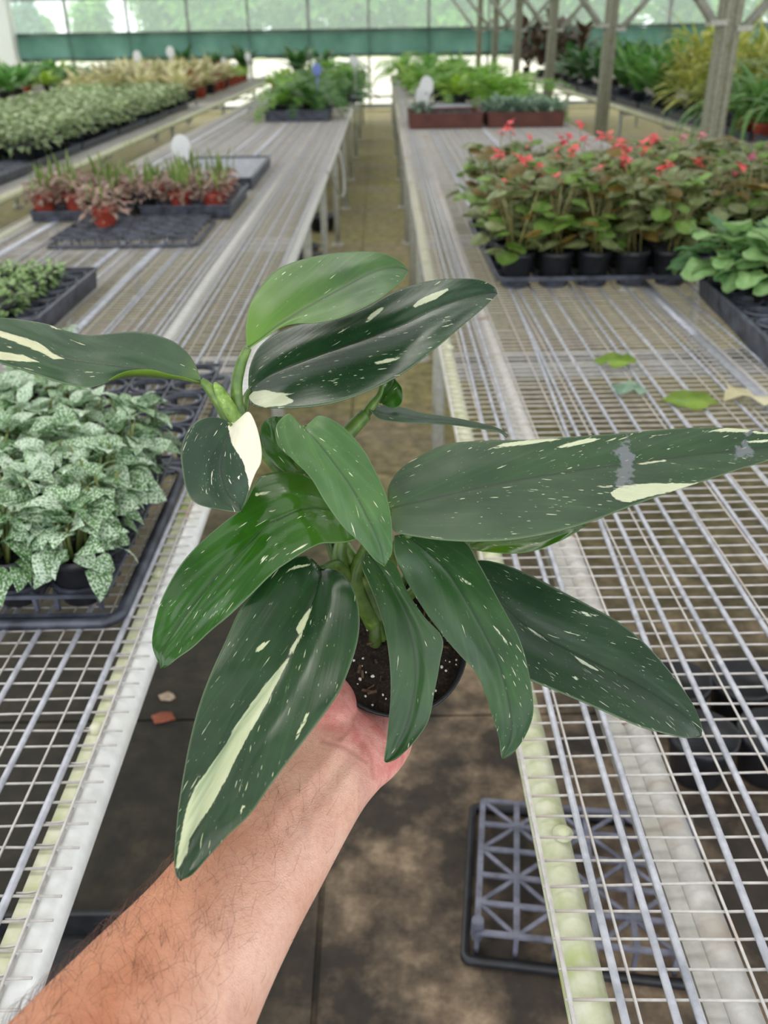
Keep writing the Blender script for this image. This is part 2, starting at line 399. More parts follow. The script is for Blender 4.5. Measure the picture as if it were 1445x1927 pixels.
WIRE_CACHE = {}
def bench(name, label, x0, x1, bars, edge, pipes, thin_step=0.052, y0=-0.35, y1=18.4, wire_parts=0, wy0=0.3, legs=(), mirror=False, thin=True, cross_from=0.3):
    b = empty(name, (0, 0, 0), 0, label, 'bench', 'wire-topped greenhouse benches')
    def line(xa, xb, y0_, y1_): # a bar slightly askew
        pts = []
        for y in (y0_, 1.0, 2.2, 3.0, 6.0, 10.0, y1_):
            if y < y0_ or y > y1_: continue
            t = (y - 0.6) / 1.6
            x = xa + (xb - xa) * max(-0.5, min(1.3, t))
            pts.append((x + xo(y) + 0.0015 * math.sin(y * 3 + xa * 50), y))
        return pts
    Z = BZ
    for e in edge:
        mb_ = MB(); x, r, mat = e
        pts = [(x + xo(y), y, Z - 0.006 - r) for y in (y0, 3.0, y1)]
        mb_.tube(pts, r, 14); mb_.build('edge_rail', M[mat], b, True)
    for x, r, mat in pipes:
        mb_ = MB(); mb_.tube([(x + xo(y), y, Z - 0.008 - r) for y in (y0, 3.0, y1)], r, 14); mb_.build('support_pipe', M[mat], b, True)
    for xa, xb, w in bars:
        mb_ = MB()
        pts = line(xa, xb, y0, y1)
        if w < 0.009:
            mb_.tube([(x, y, Z + 0.001) for x, y in pts], w / 2, 8)
        else:                                               # flat strip
            for (xa_, ya), (xb_, yb) in zip(pts[:-1], pts[1:]):
                vs = [(xa_ - w / 2, ya, Z - .002), (xa_ + w / 2, ya, Z - .002), (xb_ + w / 2, yb, Z - .002), (xb_ - w / 2, yb, Z - .002)]
                vs += [(p[0], p[1], p[2] + 0.005) for p in vs]
                mb_.add(vs, [(3, 2, 1, 0), (4, 5, 6, 7), (0, 1, 5, 4), (1, 2, 6, 5), (2, 3, 7, 6), (3, 0, 4, 7)])
        mb_.build('bar', M['bar'], b, True)
    if thin:
        x = x0 + 0.004; k = 0
        while x < x1:
            mb_ = MB(); mb_.tube([(xx, yy, Z + 0.0005) for xx, yy in line(x, x, y0, y1)], 0.00145, 5); mb_.build('long_wire', M['wire'], b, True)
            x += thin_step
    # cross wires: the nearest ones each an object, the far ones one joined part
    n = int((y1 - cross_from) / 0.0277)
    key = (round(x1 - x0, 4),)
    if wire_parts and key not in WIRE_CACHE:
        ms = []
        for v in range(5):
            mb_ = MB(); q = 9; mb_.tube([(x0 + (x1 - x0) * t / q, 0.0022 * math.sin(t * 1.9 + v * 2.1), -0.0028 + 0.0006 * math.sin(t * 1.3 + v)) for t in range(q + 1)], 0.00145, 5)
            ms.append(mb_.mesh('cross_wire', M['wire'], True))
        WIRE_CACHE[key] = ms
    mb_ = MB()
    for i in range(n):
        y = cross_from + i * 0.0277
        if i < wire_parts:
            link('cross_wire', WIRE_CACHE[key][rnd.randrange(5)], b, (xo(y), y, Z))
        elif y < 9 or i % 2 == 0:
            mb_.box(((x0 + x1) / 2 + xo(y), y, Z - 0.003), (x1 - x0, 0.0029, 0.0029))
    if mb_.v:
        o = mb_.build('cross_wires_beyond', M['wire'], b); o['kind'] = 'stuff'
    # beams and legs
    for yb in [2.15 + 1.53 * k for k in range(-2, 12) if k != -1]:
        if not (y0 < yb < y1): continue
        for dy in (0.0, 0.085):
            m2 = MB(); m2.box(((x0 + x1) / 2 + xo(yb), yb + dy, Z - 0.068), (x1 - x0 - 0.05, 0.032, 0.03)); m2.build('cross_beam', M['beam'], b)
    for yl in legs:
        for xl in (x0 + 0.045, x1 - 0.045):
            m2 = MB(); m2.tube([(xl + xo(yl), yl, 0.0), (xl + xo(yl), yl, Z - 0.05)], 0.021, 10); lg = m2.build('leg', M['leg'], b, True)
            m2 = MB(); m2.lathe([(0.0, 0.012), (0.045, 0.012), (0.05, 0.0)], 12, (xl + xo(yl), yl, 0)); m2.build('foot', M['leg'], lg, True)
    return b

LEGY = [-0.2, 2.75, 4.25, 5.5, 7.0, 8.6, 10.4, 12.4, 14.6, 17.0]
right_bars = [(.1885, .211, .0072), (.229, .236, .0072), (.2485, .260, .0072), (.3235, .388, .0075), (.368, .392, .0072), (.4192, .4226, .0072),
              (.4575, .463, .0072), (.4975, .514, .0072), (.561, .584, .0072), (.605, .611, .0072), (.67, .672, .0072), (.752, .752, .0072),
              (.816, .816, .026), (.90, .90, .0072), (.955, .955, .0072), (1.03, 1.03, .0072), (1.10, 1.105, .0072), (1.19, 1.19, .0072), (1.27, 1.28, .0072), (1.36, 1.36, .0072), (1.45, 1.455, .0072), (1.53, 1.53, .0072)]
RB = bench('greenhouse_bench', 'wire mesh bench right of the aisle, mossy edge rail, carrying begonias', 0.143, 1.58, right_bars,
           [(.1655, .0185, 'mossy'), (1.56, .02, 'pipe')], [(.2915, .0175, 'pipe_grey'), (.845, .02, 'pipe_grey')], wire_parts=170, legs=LEGY)
m = MB(); m.box((.268, 9, BZ - 0.03), (.017, 18.6, .03)); m.build('grey_channel', M['beam'], RB)
m = MB(); m.box((.1465, 1.4, BZ - 0.001), (.004, 3.4, .004)); m.build('edge_wire', M['wire'], RB)
for (bx_, by_) in ((.1735, .612), (.1735, 2.15)):
    m = MB(); m.lathe([(0.0, .006), (.006, .006), (.0065, .002), (.0105, .002), (.0105, 0)], 14, (bx_, by_, BZ - 0.005)); m.build('bolt', M['mossy'], RB, True)
for (bx_, by_) in ((.2915, .79), (.2915, 2.42), (.2915, 1.22)):
    m = MB(); m.tube([(bx_, by_ - .012, BZ - 0.0255), (bx_, by_ + .012, BZ - 0.0255)], .0205, 14); m.build('pipe_collar', M['rust'], RB, True)
left_bars = [(-.354, -.341, .0080), (-.4155, -.399, .0072), (-.468, -.449, .0072), (-.515, -.507, .0072), (-.53, -.526, .0072), (-.592, -.590, .0072), (-.61, -.608, .0072),
             (-.66, -.662, .0072), (-.732, -.732, .0072), (-.745, -.745, .0072), (-.83, -.83, .028), (-.93, -.93, .0072), (-.985, -.985, .02), (-1.06, -1.06, .0072), (-1.19, -1.19, .0072), (-1.215, -1.215, .0072),
             (-1.3, -1.3, .0072), (-1.40, -1.40, .03), (-1.47, -1.47, .0072)]
LB = bench('greenhouse_bench', 'wire mesh bench left of the aisle with white pipe rail', -1.58, -0.306, left_bars,
           [(-.3245, .0205, 'pipe'), (-1.56, .02, 'mossy')], [(-.5775, .021, 'pipe'), (-.95, .02, 'pipe_grey')], wire_parts=170, legs=LEGY)
for by_ in (.445, .775, 1.105, 1.43, 2.0):
    m = MB(); m.lathe([(0.0, .007), (.006, .006), (.009, .002), (.009, -.004)], 12, (-.338, by_, BZ - .006)); m.build('bolt', M['mossy'], LB, True)
mb = MB()
for k in range(60):                                   # bent wire ends hooked over the pipe
    y = 0.33 + k * 0.0277
    mb.tube([(-.350, y, BZ - .003), (-.338, y, BZ - .0025), (-.330, y + .002, BZ - .0035), (-.328, y + .010, BZ - .0045), (-.3285, y + .021, BZ - .0045)], .0013, 5)
o = mb.build('hooked_wire_ends', M['wire'], LB, True); o['kind'] = 'stuff'
m = MB(); m.box((-.339, 1.4, BZ - 0.012), (.016, 3.4, .010)); m.build('edge_strip', M['mossy'], LB)
far_bars = [(x, x, .0072) for x in (-2.02, -2.15, -2.3, -2.47, -2.62, -2.8, -3.0, -3.15, -3.3)]
bench('greenhouse_bench', 'far left wire bench crowded with pale variegated ivy pots', -3.62, -1.93, far_bars, [(-1.955, .024, 'mossy'), (-3.6, .02, 'pipe')], [], y0=2.5, y1=18.0, legs=[3.2, 6, 9, 12, 15, 17.6], cross_from=2.6, thin=False)
bench('greenhouse_bench', 'leftmost bench of low green plants by the left side wall', -6.6, -4.3, [(x, x, .0072) for x in (-4.5, -4.9, -5.4, -6.0)], [(-4.32, .022, 'mossy'), (-6.58, .02, 'pipe')], [], y0=6.5, y1=18.6, legs=[7, 10, 13, 16, 18.3], cross_from=6.6, thin=False)
bench('greenhouse_bench', 'far right bench behind the posts, crowded with strap-leaved plants', 2.45, 4.3, [(x, x, .0072) for x in (2.55, 2.7, 2.9, 3.1, 3.4, 3.7, 4.0)], [(2.475, .024, 'mossy'), (4.28, .02, 'pipe')], [], y0=4.2, y1=18.6, legs=[4.6, 7.4, 10, 13, 16, 18.3], cross_from=4.3, thin=False)
bench('greenhouse_bench', 'bench at the far right edge with mixed dark plants', 5.0, 7.0, [(x, x, .0072) for x in (5.2, 5.6, 6.0, 6.5)], [(5.02, .022, 'mossy'), (6.98, .02, 'pipe')], [], y0=10.0, y1=18.6, legs=[10.5, 13, 16, 18.3], cross_from=10.1, thin=False)
# ------------------------------------------------------------------ the potted plant held in the hand
def leaf_material(name, g1, g2, base, cream=(226, 228, 196), fleck=0.5, rough=0.30, under=False, trans=0.10, sheen=(0, 0, 0)):
    def dk(c):
        g_ = sum(c) / 3.0; return tuple(int(max(0, (g_ + (v - g_) * 1.22) * 0.80 * w_)) for v, w_ in zip(c, (1.04, 1.0, .84)))
    g1, g2, base = dk(g1), dk(g2), tuple(int(v * .86) for v in base)
    N = Nodes(name)
    uv = N.n('UVMap').outputs[0]
    co = N.coord('Object')
    g = N.ramp(N.noise(co, 22, 3), [(0.35, lin(g1)), (0.68, lin(g2))])
    def attr(nm):
        a_ = N.n('Attribute'); a_.attribute_name = nm; return a_.outputs['Fac']
    g = N.mix(attr('young'), g, lin(base))
    # fine paler veins running out from the midrib
    mp = N.n('Mapping'); mp.inputs['Scale'].default_value = (0.10, 2.2, 1); N.l(uv, mp.inputs[0])
    vein = N.noise(mp.outputs[0], 1.0, 3, 0.6)
    g = N.mix(N.math('MULTIPLY', N.math('SUBTRACT', vein, 0.5, clamp=True), 0.9), g, lin(tuple(min(255, int(c * 1.35 + 12)) for c in g2)))
    # cream flecks, drawn out along the veins
    cl = N.math('MULTIPLY', N.math('SUBTRACT', N.noise(co, 38, 2), 0.5), 0.22)
    def fl(sc, th, wd):
        mp_ = N.n('Mapping'); mp_.inputs['Scale'].default_value = sc; N.l(uv, mp_.inputs[0])
        return N.math('MULTIPLY', N.math('SUBTRACT', N.math('ADD', N.noise(mp_.outputs[0], 1.0, 1.5, 0.5), cl), th), wd, clamp=True)
    f1 = fl((0.70, 6.0, 1), 0.732 - 0.06 * fleck, 30.0)
    f2 = fl((1.7, 8.0, 1), 0.760 - 0.05 * fleck, 30.0)
    f3 = fl((0.42, 4.6, 1), 0.775 - 0.06 * fleck, 40.0)
    f4 = fl((4.0, 12.0, 1), 0.768 - 0.05 * fleck, 20.0)
    fk = N.math('MAXIMUM', N.math('MAXIMUM', f1, f2), N.math('MAXIMUM', f3, N.math('MULTIPLY', f4, 0.6)))
    g = N.mix(N.math('MULTIPLY', fk, 0.85), g, lin(tuple(int(c * 0.94) for c in cream)))
    g = N.mix(N.math('MULTIPLY', attr('midrib'), 0.7), g, lin(tuple(int(c * 0.62) for c in g1)))
    # big cream areas with ragged ends
    mp2 = N.n('Mapping'); mp2.inputs['Scale'].default_value = (1.2, 9, 1); N.l(uv, mp2.inputs[0])
    rag = N.math('MULTIPLY', N.math('SUBTRACT', N.noise(mp2.outputs[0], 1.0, 4), 0.5), 6.0)
    mask = N.math('MULTIPLY', N.math('ADD', attr('cream'), rag), 0.8, clamp=True)
    cr_ = N.mix(N.noise(mp2.outputs[0], 0.7, 3), lin(cream), lin(tuple(int(c * 0.86) for c in cream)))
    marb = N.math('MULTIPLY', attr('marble'), N.math('ADD', N.math('MULTIPLY', N.math('SUBTRACT', vein, 0.42), 3.0, clamp=True), 0.25), clamp=True)
    cr_ = N.mix(marb, cr_, lin((126, 150, 112)))
    g = N.mix(mask, g, cr_)
    # dried residue
    rs = N.math('MULTIPLY', N.math('ADD', attr('residue'), N.math('MULTIPLY', N.math('SUBTRACT', N.noise(co, 160, 4), 0.52), 40.0)), 0.16, clamp=True)
    g = N.mix(N.math('MULTIPLY', rs, 0.55), g, lin((140, 140, 150)))
    # midrib and pale rim
    g = N.mix(N.math('MULTIPLY', attr('rim'), 0.22), g, lin((176, 196, 150)))
    N.col(g)
    rn = N.n('MapRange'); N.l(N.noise(co, 60, 4), rn.inputs[0]); rn.inputs[3].default_value = rough - 0.07; rn.inputs[4].default_value = rough + 0.14
    N.l(rn.outputs[0], N.b.inputs['Roughness'])
    h = N.math('ADD', N.math('MULTIPLY', vein, 0.7), N.math('MULTIPLY', attr('midrib'), -0.5))
    N.bump(h, 0.22, 0.0012)
    N.set(spec=0.5)
    tr = N.n('BsdfTranslucent'); N.l(g, tr.inputs[0]); mx = N.n('MixShader'); mx.inputs[0].default_value = trans
    N.l(N.b.outputs[0], mx.inputs[1]); N.l(tr.outputs[0], mx.inputs[2]); N.l(mx.outputs[0], N.out.inputs[0])
    return N.m

M['under'] = foliage_mat('leaf_underside', (104, 142, 40), (128, 164, 58), 40, 0.4, 0.25)
DARK = ((36, 66, 46), (50, 84, 60), (70, 108, 52))

def sd_poly(px, py, poly):
    """signed distance in pixels, positive inside (arrays)"""
    inside = np.zeros(px.shape, bool); best = np.full(px.shape, 1e9); n = len(poly)
    for i in range(n):
        x1, y1 = poly[i]; x2, y2 = poly[(i + 1) % n]
        if y1 != y2: inside ^= ((y1 > py) != (y2 > py)) & (px < (x2 - x1) * (py - y1) / (y2 - y1) + x1)
        best = np.minimum(best, seg_d2(px, py, x1, y1, x2, y2))
    return np.sqrt(best) * np.where(inside, 1.0, -1.0)
def seg_d2(px, py, x1, y1, x2, y2):
    dx, dy = x2 - x1, y2 - y1; q = dx * dx + dy * dy
    t = 0 if q == 0 else np.clip(((px - x1) * dx + (py - y1) * dy) / q, 0, 1)
    return (px - x1 - t * dx) ** 2 + (py - y1 - t * dy) ** 2

def hero_leaf(plant, name, label, st, depths, k=0.0003, fold=0.10, bulge=0.06, colors=DARK, young=None, cream=(), residue=(), fleck=0.5,
              marble=None, rough=0.23, nu=96, nv=22, dl=0.0, dr=0.0, creamcol=(226, 228, 196), trans=0.10, quilt=0.035):
    """st: stations (left x,y, midrib x,y, right x,y) from base to tip in picture units; depths: distance of the midrib from the lens"""
    D = [(d,) for d in depths]
    verts = []; pix = []; uvs = []; yg = []; mid = []; rim = []
    acc = 0.0; prev = None
    for i in range(nu + 1):
        t = i / nu
        # a little denser at the ends
        t = t - 0.035 * math.sin(2 * PI * t)
        s = catmull(st, t); d = catmull(D, t)[0]
        Lx, Ly, Mx, My, Rx, Ry = s
        mp = dep(Mx, My, d)
        if prev is not None: acc += (mp - prev).length * 100
        prev = mp
        for j in range(2 * nv + 1):
            v = (j - nv) / nv
            a = abs(v)
            Ex, Ey = (Lx, Ly) if v < 0 else (Rx, Ry)
            hw = math.hypot(Ex - Mx, Ey - My)
            x = Mx + (Ex - Mx) * a; y = My + (Ey - My) * a
            dd = d + (My - y) * k                        # leaf plane leans back
            hwm = hw * d / F
            dd += (dl if v < 0 else dr) * a * min(1.0, hw / 40.0)
            dd -= (fold + (.10 if fold >= 0 else -.04)) * hwm * a                        # halves folded up along the midrib
            dd -= bulge * hwm * math.sin(PI * a) * 1.0  # and each half bulging
            dd += 0.0012 * math.sin(t * 17 + v * 3) * a
            dd += quilt * hwm * math.sin(a * 3.2 * PI + .6 * math.sin(t * 5)) * (1 - a) * min(1.0, 4 * t, 6 * (1 - t))
            verts.append(dep(x, y, dd)); pix.append((x, y))
            wcm = a * hwm * 100
            uvs.append((acc, wcm - 0.20 * acc + (17.3 if v < 0 else 0.0)))
            yg.append(max(0.0, 1 - t / young) if young else 0.0)
            mid.append(max(0.0, 1 - wcm / 0.13))
            rim.append(1.0 if a > 0.999 else 0.0)
    nj = 2 * nv + 1
    faces = [(i * nj + j, i * nj + j + 1, (i + 1) * nj + j + 1, (i + 1) * nj + j) for i in range(nu) for j in range(2 * nv)]
    # faces look at the camera with their upper side
    a0, b0, c0 = verts[faces[len(faces) // 2][0]], verts[faces[len(faces) // 2][1]], verts[faces[len(faces) // 2][2]]
    if (b0 - a0).cross(c0 - a0).dot(CAM - a0) < 0: faces = [tuple(reversed(f)) for f in faces]
    me = bpy.data.meshes.new(name); me.from_pydata([tuple(v) for v in verts], [], faces)
    def fattr(nm, vals):
        at = me.attributes.new(nm, 'FLOAT', 'POINT'); at.data.foreach_set('value', vals)
    PX = np.array([p[0] for p in pix]); PY = np.array([p[1] for p in pix])
    def sd(polys):
        r_ = np.full(PX.shape, -30.0)
        for q in polys: r_ = np.maximum(r_, sd_poly(PX, PY, q))
        return np.clip(r_, -30, 30).tolist()
    fattr('cream', sd(cream)); fattr('residue', sd(residue))
    fattr('young', yg); fattr('midrib', mid); fattr('rim', rim)
    fattr('marble', np.clip(sd_poly(PX, PY, marble) / 6.0, 0, 1).tolist() if marble else [0.0] * len(pix))
    uvl = me.uv_layers.new(name='UVMap')
    for lp in me.loops: uvl.data[lp.index].uv = uvs[lp.vertex_index]
    me.materials.append(leaf_material(name + '_skin', colors[0], colors[1], colors[2], creamcol, fleck, rough, trans=trans))
    me.materials.append(M['under'])
    me.polygons.foreach_set('use_smooth', [True] * len(me.polygons))
    o = link('leaf', me, plant)
    sm = o.modifiers.new('blade', 'SOLIDIFY'); sm.thickness = 0.0007; sm.offset = -1.0; sm.material_offset = 1; sm.use_rim = True
    o['label'] = label
    return o

def S(ox, oy, s, *pts): return [(ox + x / s, oy + y / s) for x, y in pts]

POTC = dep(745, 1215, 0.72)
pax = Vector((0.02, -0.59, 0.81)).normalized()
plant = empty('potted_philodendron', POTC - pax * 0.09, 0, 'large potted aroid with long dark green cream-flecked leaves held in hand', 'plant')
bpy.context.view_layer.update()
INV = plant.matrix_world.inverted()
_d = Vector((0, 1, 0)) - pax * pax.y
PR = frame(_d, pax)                              # rotation taking +Z to the pot axis
PM = Matrix.Translation(POTC) @ PR
HP = empty('tmp_root')                             # parts are built in world space, then parented
hero_parts = []

def hp(o): hero_parts.append(o); return o

# --- pot, soil, perlite
m = MB(); R_ = 0.0590
m.lathe([(0.0, -.086), (.0385, -.086), (.041, -.083), (.0500, -.018), (.0515, -.016), (.0545, -.014), (.0565, -.010), (.0585, -.002), (R_, 0.0), (.0575, .0012), (.0560, 0.0), (.0545, -.008), (.0535, -.02)], 48)
o = m.build('pot', M['black'], None, True); o.matrix_world = PM; hp(o)
N = Nodes('potting_soil'); co = N.coord('Object'); f = N.noise(co, 420, 4, 0.7)
N.col(N.ramp(f, [(0.3, lin((22, 16, 12))), (0.52, lin((44, 32, 24))), (0.68, lin((78, 58, 42))), (0.8, lin((110, 88, 64)))])); N.bump(f, 1.0, 0.004); M['soil'] = N.set(rough=0.95)
vs = []; fs = []; nr, na = 16, 56
for i in range(nr + 1):
    for j in range(na):
        rr = .0548 * i / nr; an = 2 * PI * j / na
        z = -.009 + 0.0045 * mnoise.noise(Vector((rr * math.cos(an) * 90, rr * math.sin(an) * 90, 3))) + .003 * mnoise.noise(Vector((rr * math.cos(an) * 260, rr * math.sin(an) * 260, 1)))
        vs.append((rr * math.cos(an), rr * math.sin(an), z))
for i in range(nr):
    for j in range(na):
        j2 = (j + 1) % na; fs.append((i * na + j, (i + 1) * na + j, (i + 1) * na + j2, i * na + j2))
m = MB(); m.add(vs, fs); o = m.build('soil', M['soil'], None, True); o.matrix_world = PM; soil_o = hp(o)
def nugget(mb_, c, r, seed):
    q = random.Random(seed); phi = (1 + 5 ** .5) / 2
    vs = [(-1, phi, 0), (1, phi, 0), (-1, -phi, 0), (1, -phi, 0), (0, -1, phi), (0, 1, phi), (0, -1, -phi), (0, 1, -phi), (phi, 0, -1), (phi, 0, 1), (-phi, 0, -1), (-phi, 0, 1)]
    fs = [(0, 11, 5), (0, 5, 1), (0, 1, 7), (0, 7, 10), (0, 10, 11), (1, 5, 9), (5, 11, 4), (11, 10, 2), (10, 7, 6), (7, 1, 8), (3, 9, 4), (3, 4, 2), (3, 2, 6), (3, 6, 8), (3, 8, 9), (4, 9, 5), (2, 4, 11), (6, 2, 10), (8, 6, 7), (9, 8, 1)]
    mb_.add([(c[0] + v[0] * r * q.uniform(.35, .62), c[1] + v[1] * r * q.uniform(.35, .62), c[2] + v[2] * r * q.uniform(.35, .6)) for v in vs], fs)
m = MB(); q = random.Random(5)
for i in range(70):
    rr = .052 * math.sqrt(q.random()); an = q.random() * 2 * PI
    nugget(m, (rr * math.cos(an), rr * math.sin(an), -.007 + q.uniform(-.001, .002)), q.choice([.0007, .0009, .0012, .0018]), i)
o = m.build('perlite', simple('white_perlite', (200, 196, 190), (236, 234, 228), 300, 0.8)); o.parent = soil_o; o['kind'] = 'stuff'
m = MB()
for i in range(34):
    rr = .050 * math.sqrt(q.random()); an = q.random() * 2 * PI; c0 = Vector((rr * math.cos(an), rr * math.sin(an), -.006)); a2 = q.random() * 6.28; L_ = q.uniform(.003, .009)
    m.tube([c0, c0 + Vector((math.cos(a2) * L_, math.sin(a2) * L_, q.uniform(0, .003)))], q.uniform(.0006, .0014), 5)
o = m.build('bark_chips', simple('bark_chip', (60, 44, 32), (104, 80, 58), 200, 0.9)); o.parent = soil_o; o['kind'] = 'stuff'

# --- stems and petioles
N = Nodes('green_petiole'); co = N.coord('Object'); f = N.noise(co, 60, 3)
N.col(N.ramp(f, [(0.32, lin((54, 80, 30))), (0.6, lin((88, 118, 48))), (0.78, lin((134, 156, 82)))])); M['petiole'] = N.set(rough=0.38)
N = Nodes('striped_sheath'); uvn = N.coord('Object'); f = N.noise(uvn, 160, 3)
N.col(N.ramp(f, [(0.35, lin((88, 124, 46))), (0.58, lin((128, 158, 72))), (0.72, lin((190, 200, 132)))])); M['sheath'] = N.set(rough=0.4)
M['bud'] = foliage_mat('bud_green', (50, 74, 30), (84, 108, 48), 60, .35, .1)
def stalk(pts, rpx, mat='petiole', name='petiole', n=10):
    P = [tuple(dep(x, y, d)) for x, y, d in pts]; k = 8 * (len(P) - 1)
    ds = [(p[2],) for p in pts]; rs = [(r,) for r in (rpx if isinstance(rpx, (list, tuple)) else [rpx] * len(P))]
    path = []; rr = []
    for i in range(k + 1):
        path.append(catmull(P, i / k)); rr.append(catmull(rs, i / k)[0] * catmull(ds, i / k)[0] / F)
    m_ = MB(); m_.tube(path, rr, n); return hp(m_.build(name, M[mat], None, True))
stalk([(712, 1165, .728), (690, 1110, .715), (655, 1040, .70), (580, 950, .69), (500, 850, .68), (455, 790, .675), (445, 735, .67), (452, 690, .668), (466, 655, .665)], [15, 15, 15, 14, 14, 13, 11.5, 10.5, 8], name='main_stem')
stalk([(440, 805, .672), (418, 765, .668), (398, 735, .666), (378, 716, .664)], [15, 13, 11, 7])
stalk([(452, 800, .664), (432, 770, .662), (414, 738, .660), (404, 720, .660)], [13, 14, 11, 3], 'sheath', 'leaf_sheath')
stalk([(452, 792, .676), (458, 772, .680), (462, 752, .686), (470, 735, .689)], [9, 10, 8, 6])
stalk([(600, 960, .70), (615, 880, .702), (650, 822, .705), (688, 780, .71)], [15, 15, 15, 13])
stalk([(680, 792, .71), (700, 762, .713), (714, 742, .716), (720, 715, .72)], [10, 9, 6, 5])
stalk([(720, 1200, .735), (690, 1150, .715), (668, 1090, .70), (690, 1030, .69), (720, 980, .68), (738, 957, .648)], [12, 13, 14, 12, 10, 7])
stalk([(700, 1180, .735), (672, 1120, .715), (650, 1080, .695), (632, 1062, .680), (604, 1072, .662)], [12, 13, 12, 9, 8])
stalk([(706, 1180, .735), (664, 1110, .710), (640, 1060, .692), (645, 1010, .685), (668, 985, .672)], [13, 15, 15, 11, 8])
stalk([(715, 1175, .735), (700, 1120, .72), (690, 1070, .70), (693, 1045, .672)], [11, 12, 11, 8])
stalk([(728, 1170, .735), (730, 1100, .715), (745, 1030, .685), (770, 1005, .664)], [11, 12, 11, 8])
stalk([(735, 1180, .74), (770, 1120, .725), (830, 1080, .70), (885, 1085, .682)], [11, 11, 10, 8])
stalk([(730, 1170, .74), (760, 1090, .73), (820, 1040, .71), (885, 1025, .702)], [10, 10, 9, 7])
stalk([(640, 1080, .70), (610, 990, .695), (585, 930, .69), (578, 880, .682)], [11, 10, 9, 7])
stalk([(560, 920, .69), (560, 860, .675), (566, 820, .655), (574, 806, .643)], [10, 9, 8, 7])
stalk([(470, 850, .675), (452, 820, .660), (438, 805, .648), (429, 800, .640)], [8, 8, 7, 6])
stalk([(706, 1228, .742), (706, 1208, .732), (707, 1178, .724), (706, 1142, .718)], [7, 13, 10, 1.5], 'bud', 'new_shoot')

# --- leaves
c1 = lambda *p: S(260, 460, 2.89, *p)
hero_leaf(plant, 'far_left_leaf', 'long flecked leaf reaching out to the left picture edge',
    [(379, 715, 379, 717, 376, 720), (362, 676, 345, 712, 345, 713), (334, 647, 310, 704, 305, 704), (300, 632, 278, 698, 268, 699), (262, 624, 241, 692, 228, 706), (218, 626, 205, 687, 195, 722), (174, 631, 160, 681, 160, 728),
     (135, 625, 122, 674, 118, 720), (90, 610, 80, 656, 75, 706), (44, 602, 40, 636, 28, 691), (0, 598, -5, 623, -5, 680), (-50, 600, -55, 612, -55, 655), (-95, 606, -95, 608, -95, 612)],
    [.664, .652, .64, .63, .622, .615, .605, .60], k=0.0005, fold=-0.15, fleck=0.25, colors=((54, 84, 64), (70, 102, 78), (110, 146, 70)), young=0.12,
    cream=[[(125, 676), (100, 665), (75, 645), (44, 634), (0, 622), (-60, 610), (-60, 625), (0, 634), (30, 645), (70, 660), (100, 676)], [(0, 661), (45, 668), (82, 683), (40, 680), (0, 678), (-50, 670), (-50, 655)],
           [(92, 612), (125, 622), (115, 622), (95, 616)], [(125, 694), (200, 702), (170, 702)], [(10, 650), (42, 656), (15, 655)]], creamcol=(232, 232, 190))
hero_leaf(plant, 'top_leaf', 'topmost bright green leaf with yellow-green base',
    [(464, 652, 467, 653, 470, 654), (463, 618, 490, 638, 500, 634), (470, 575, 520, 614, 530, 616), (490, 540, 550, 595, 560, 608), (520, 508, 585, 575, 592, 607), (562, 490, 625, 554, 635, 599), (615, 478, 660, 535, 672, 584), (670, 473, 692, 518, 706, 566), (718, 476, 722, 506, 735, 546), (752, 492, 752, 504, 758, 526), (769, 509, 769, 510, 769, 511)],
    [.664, .668, .675, .682, .69, .698, .705, .71], k=0.00045, fold=0.15, fleck=0.22, colors=((62, 98, 60), (86, 124, 82), (110, 158, 44)), young=0.62, rough=0.36)
hero_leaf(plant, 'second_leaf', 'dark flecked leaf under the topmost one with cream patch at base',
    [(467, 735, 468, 736, 468, 740), (470, 690, 492, 718, 474, 761), (492, 648, 520, 702, 509, 767), (545, 615, 571, 681, 565, 767), (610, 600, 641, 654, 634, 756), (680, 582, 710, 630, 705, 730), (740, 549, 762, 611, 762, 699), (800, 530, 815, 585, 822, 653), (855, 524, 865, 566, 872, 610), (900, 526, 905, 556, 908, 580), (928, 538, 925, 552, 926, 564), (936, 551, 936, 552, 936, 553)],
    [.69, .695, .70, .708, .716, .725, .732, .738], k=0.0004, fold=0.12, fleck=0.62, colors=((30, 58, 42), (44, 76, 54), (60, 96, 50)), young=0.08,
    cream=[c1((595, 830), (620, 800), (690, 790), (760, 805), (870, 808), (800, 825), (850, 845), (840, 862), (780, 880), (690, 888), (625, 868)),
           S(545, 180, 3.61, (830, 1430), (870, 1390), (960, 1345), (1085, 1305), (1080, 1325), (990, 1385), (900, 1420), (840, 1445)),
           c1((1220, 440), (1260, 380), (1350, 322), (1320, 370), (1270, 410)), c1((1270, 645), (1350, 620), (1445, 608), (1380, 640), (1290, 655)), c1((960, 680), (1010, 668), (1005, 678)), c1((1240, 610), (1310, 600), (1250, 620))], creamcol=(206, 212, 178))
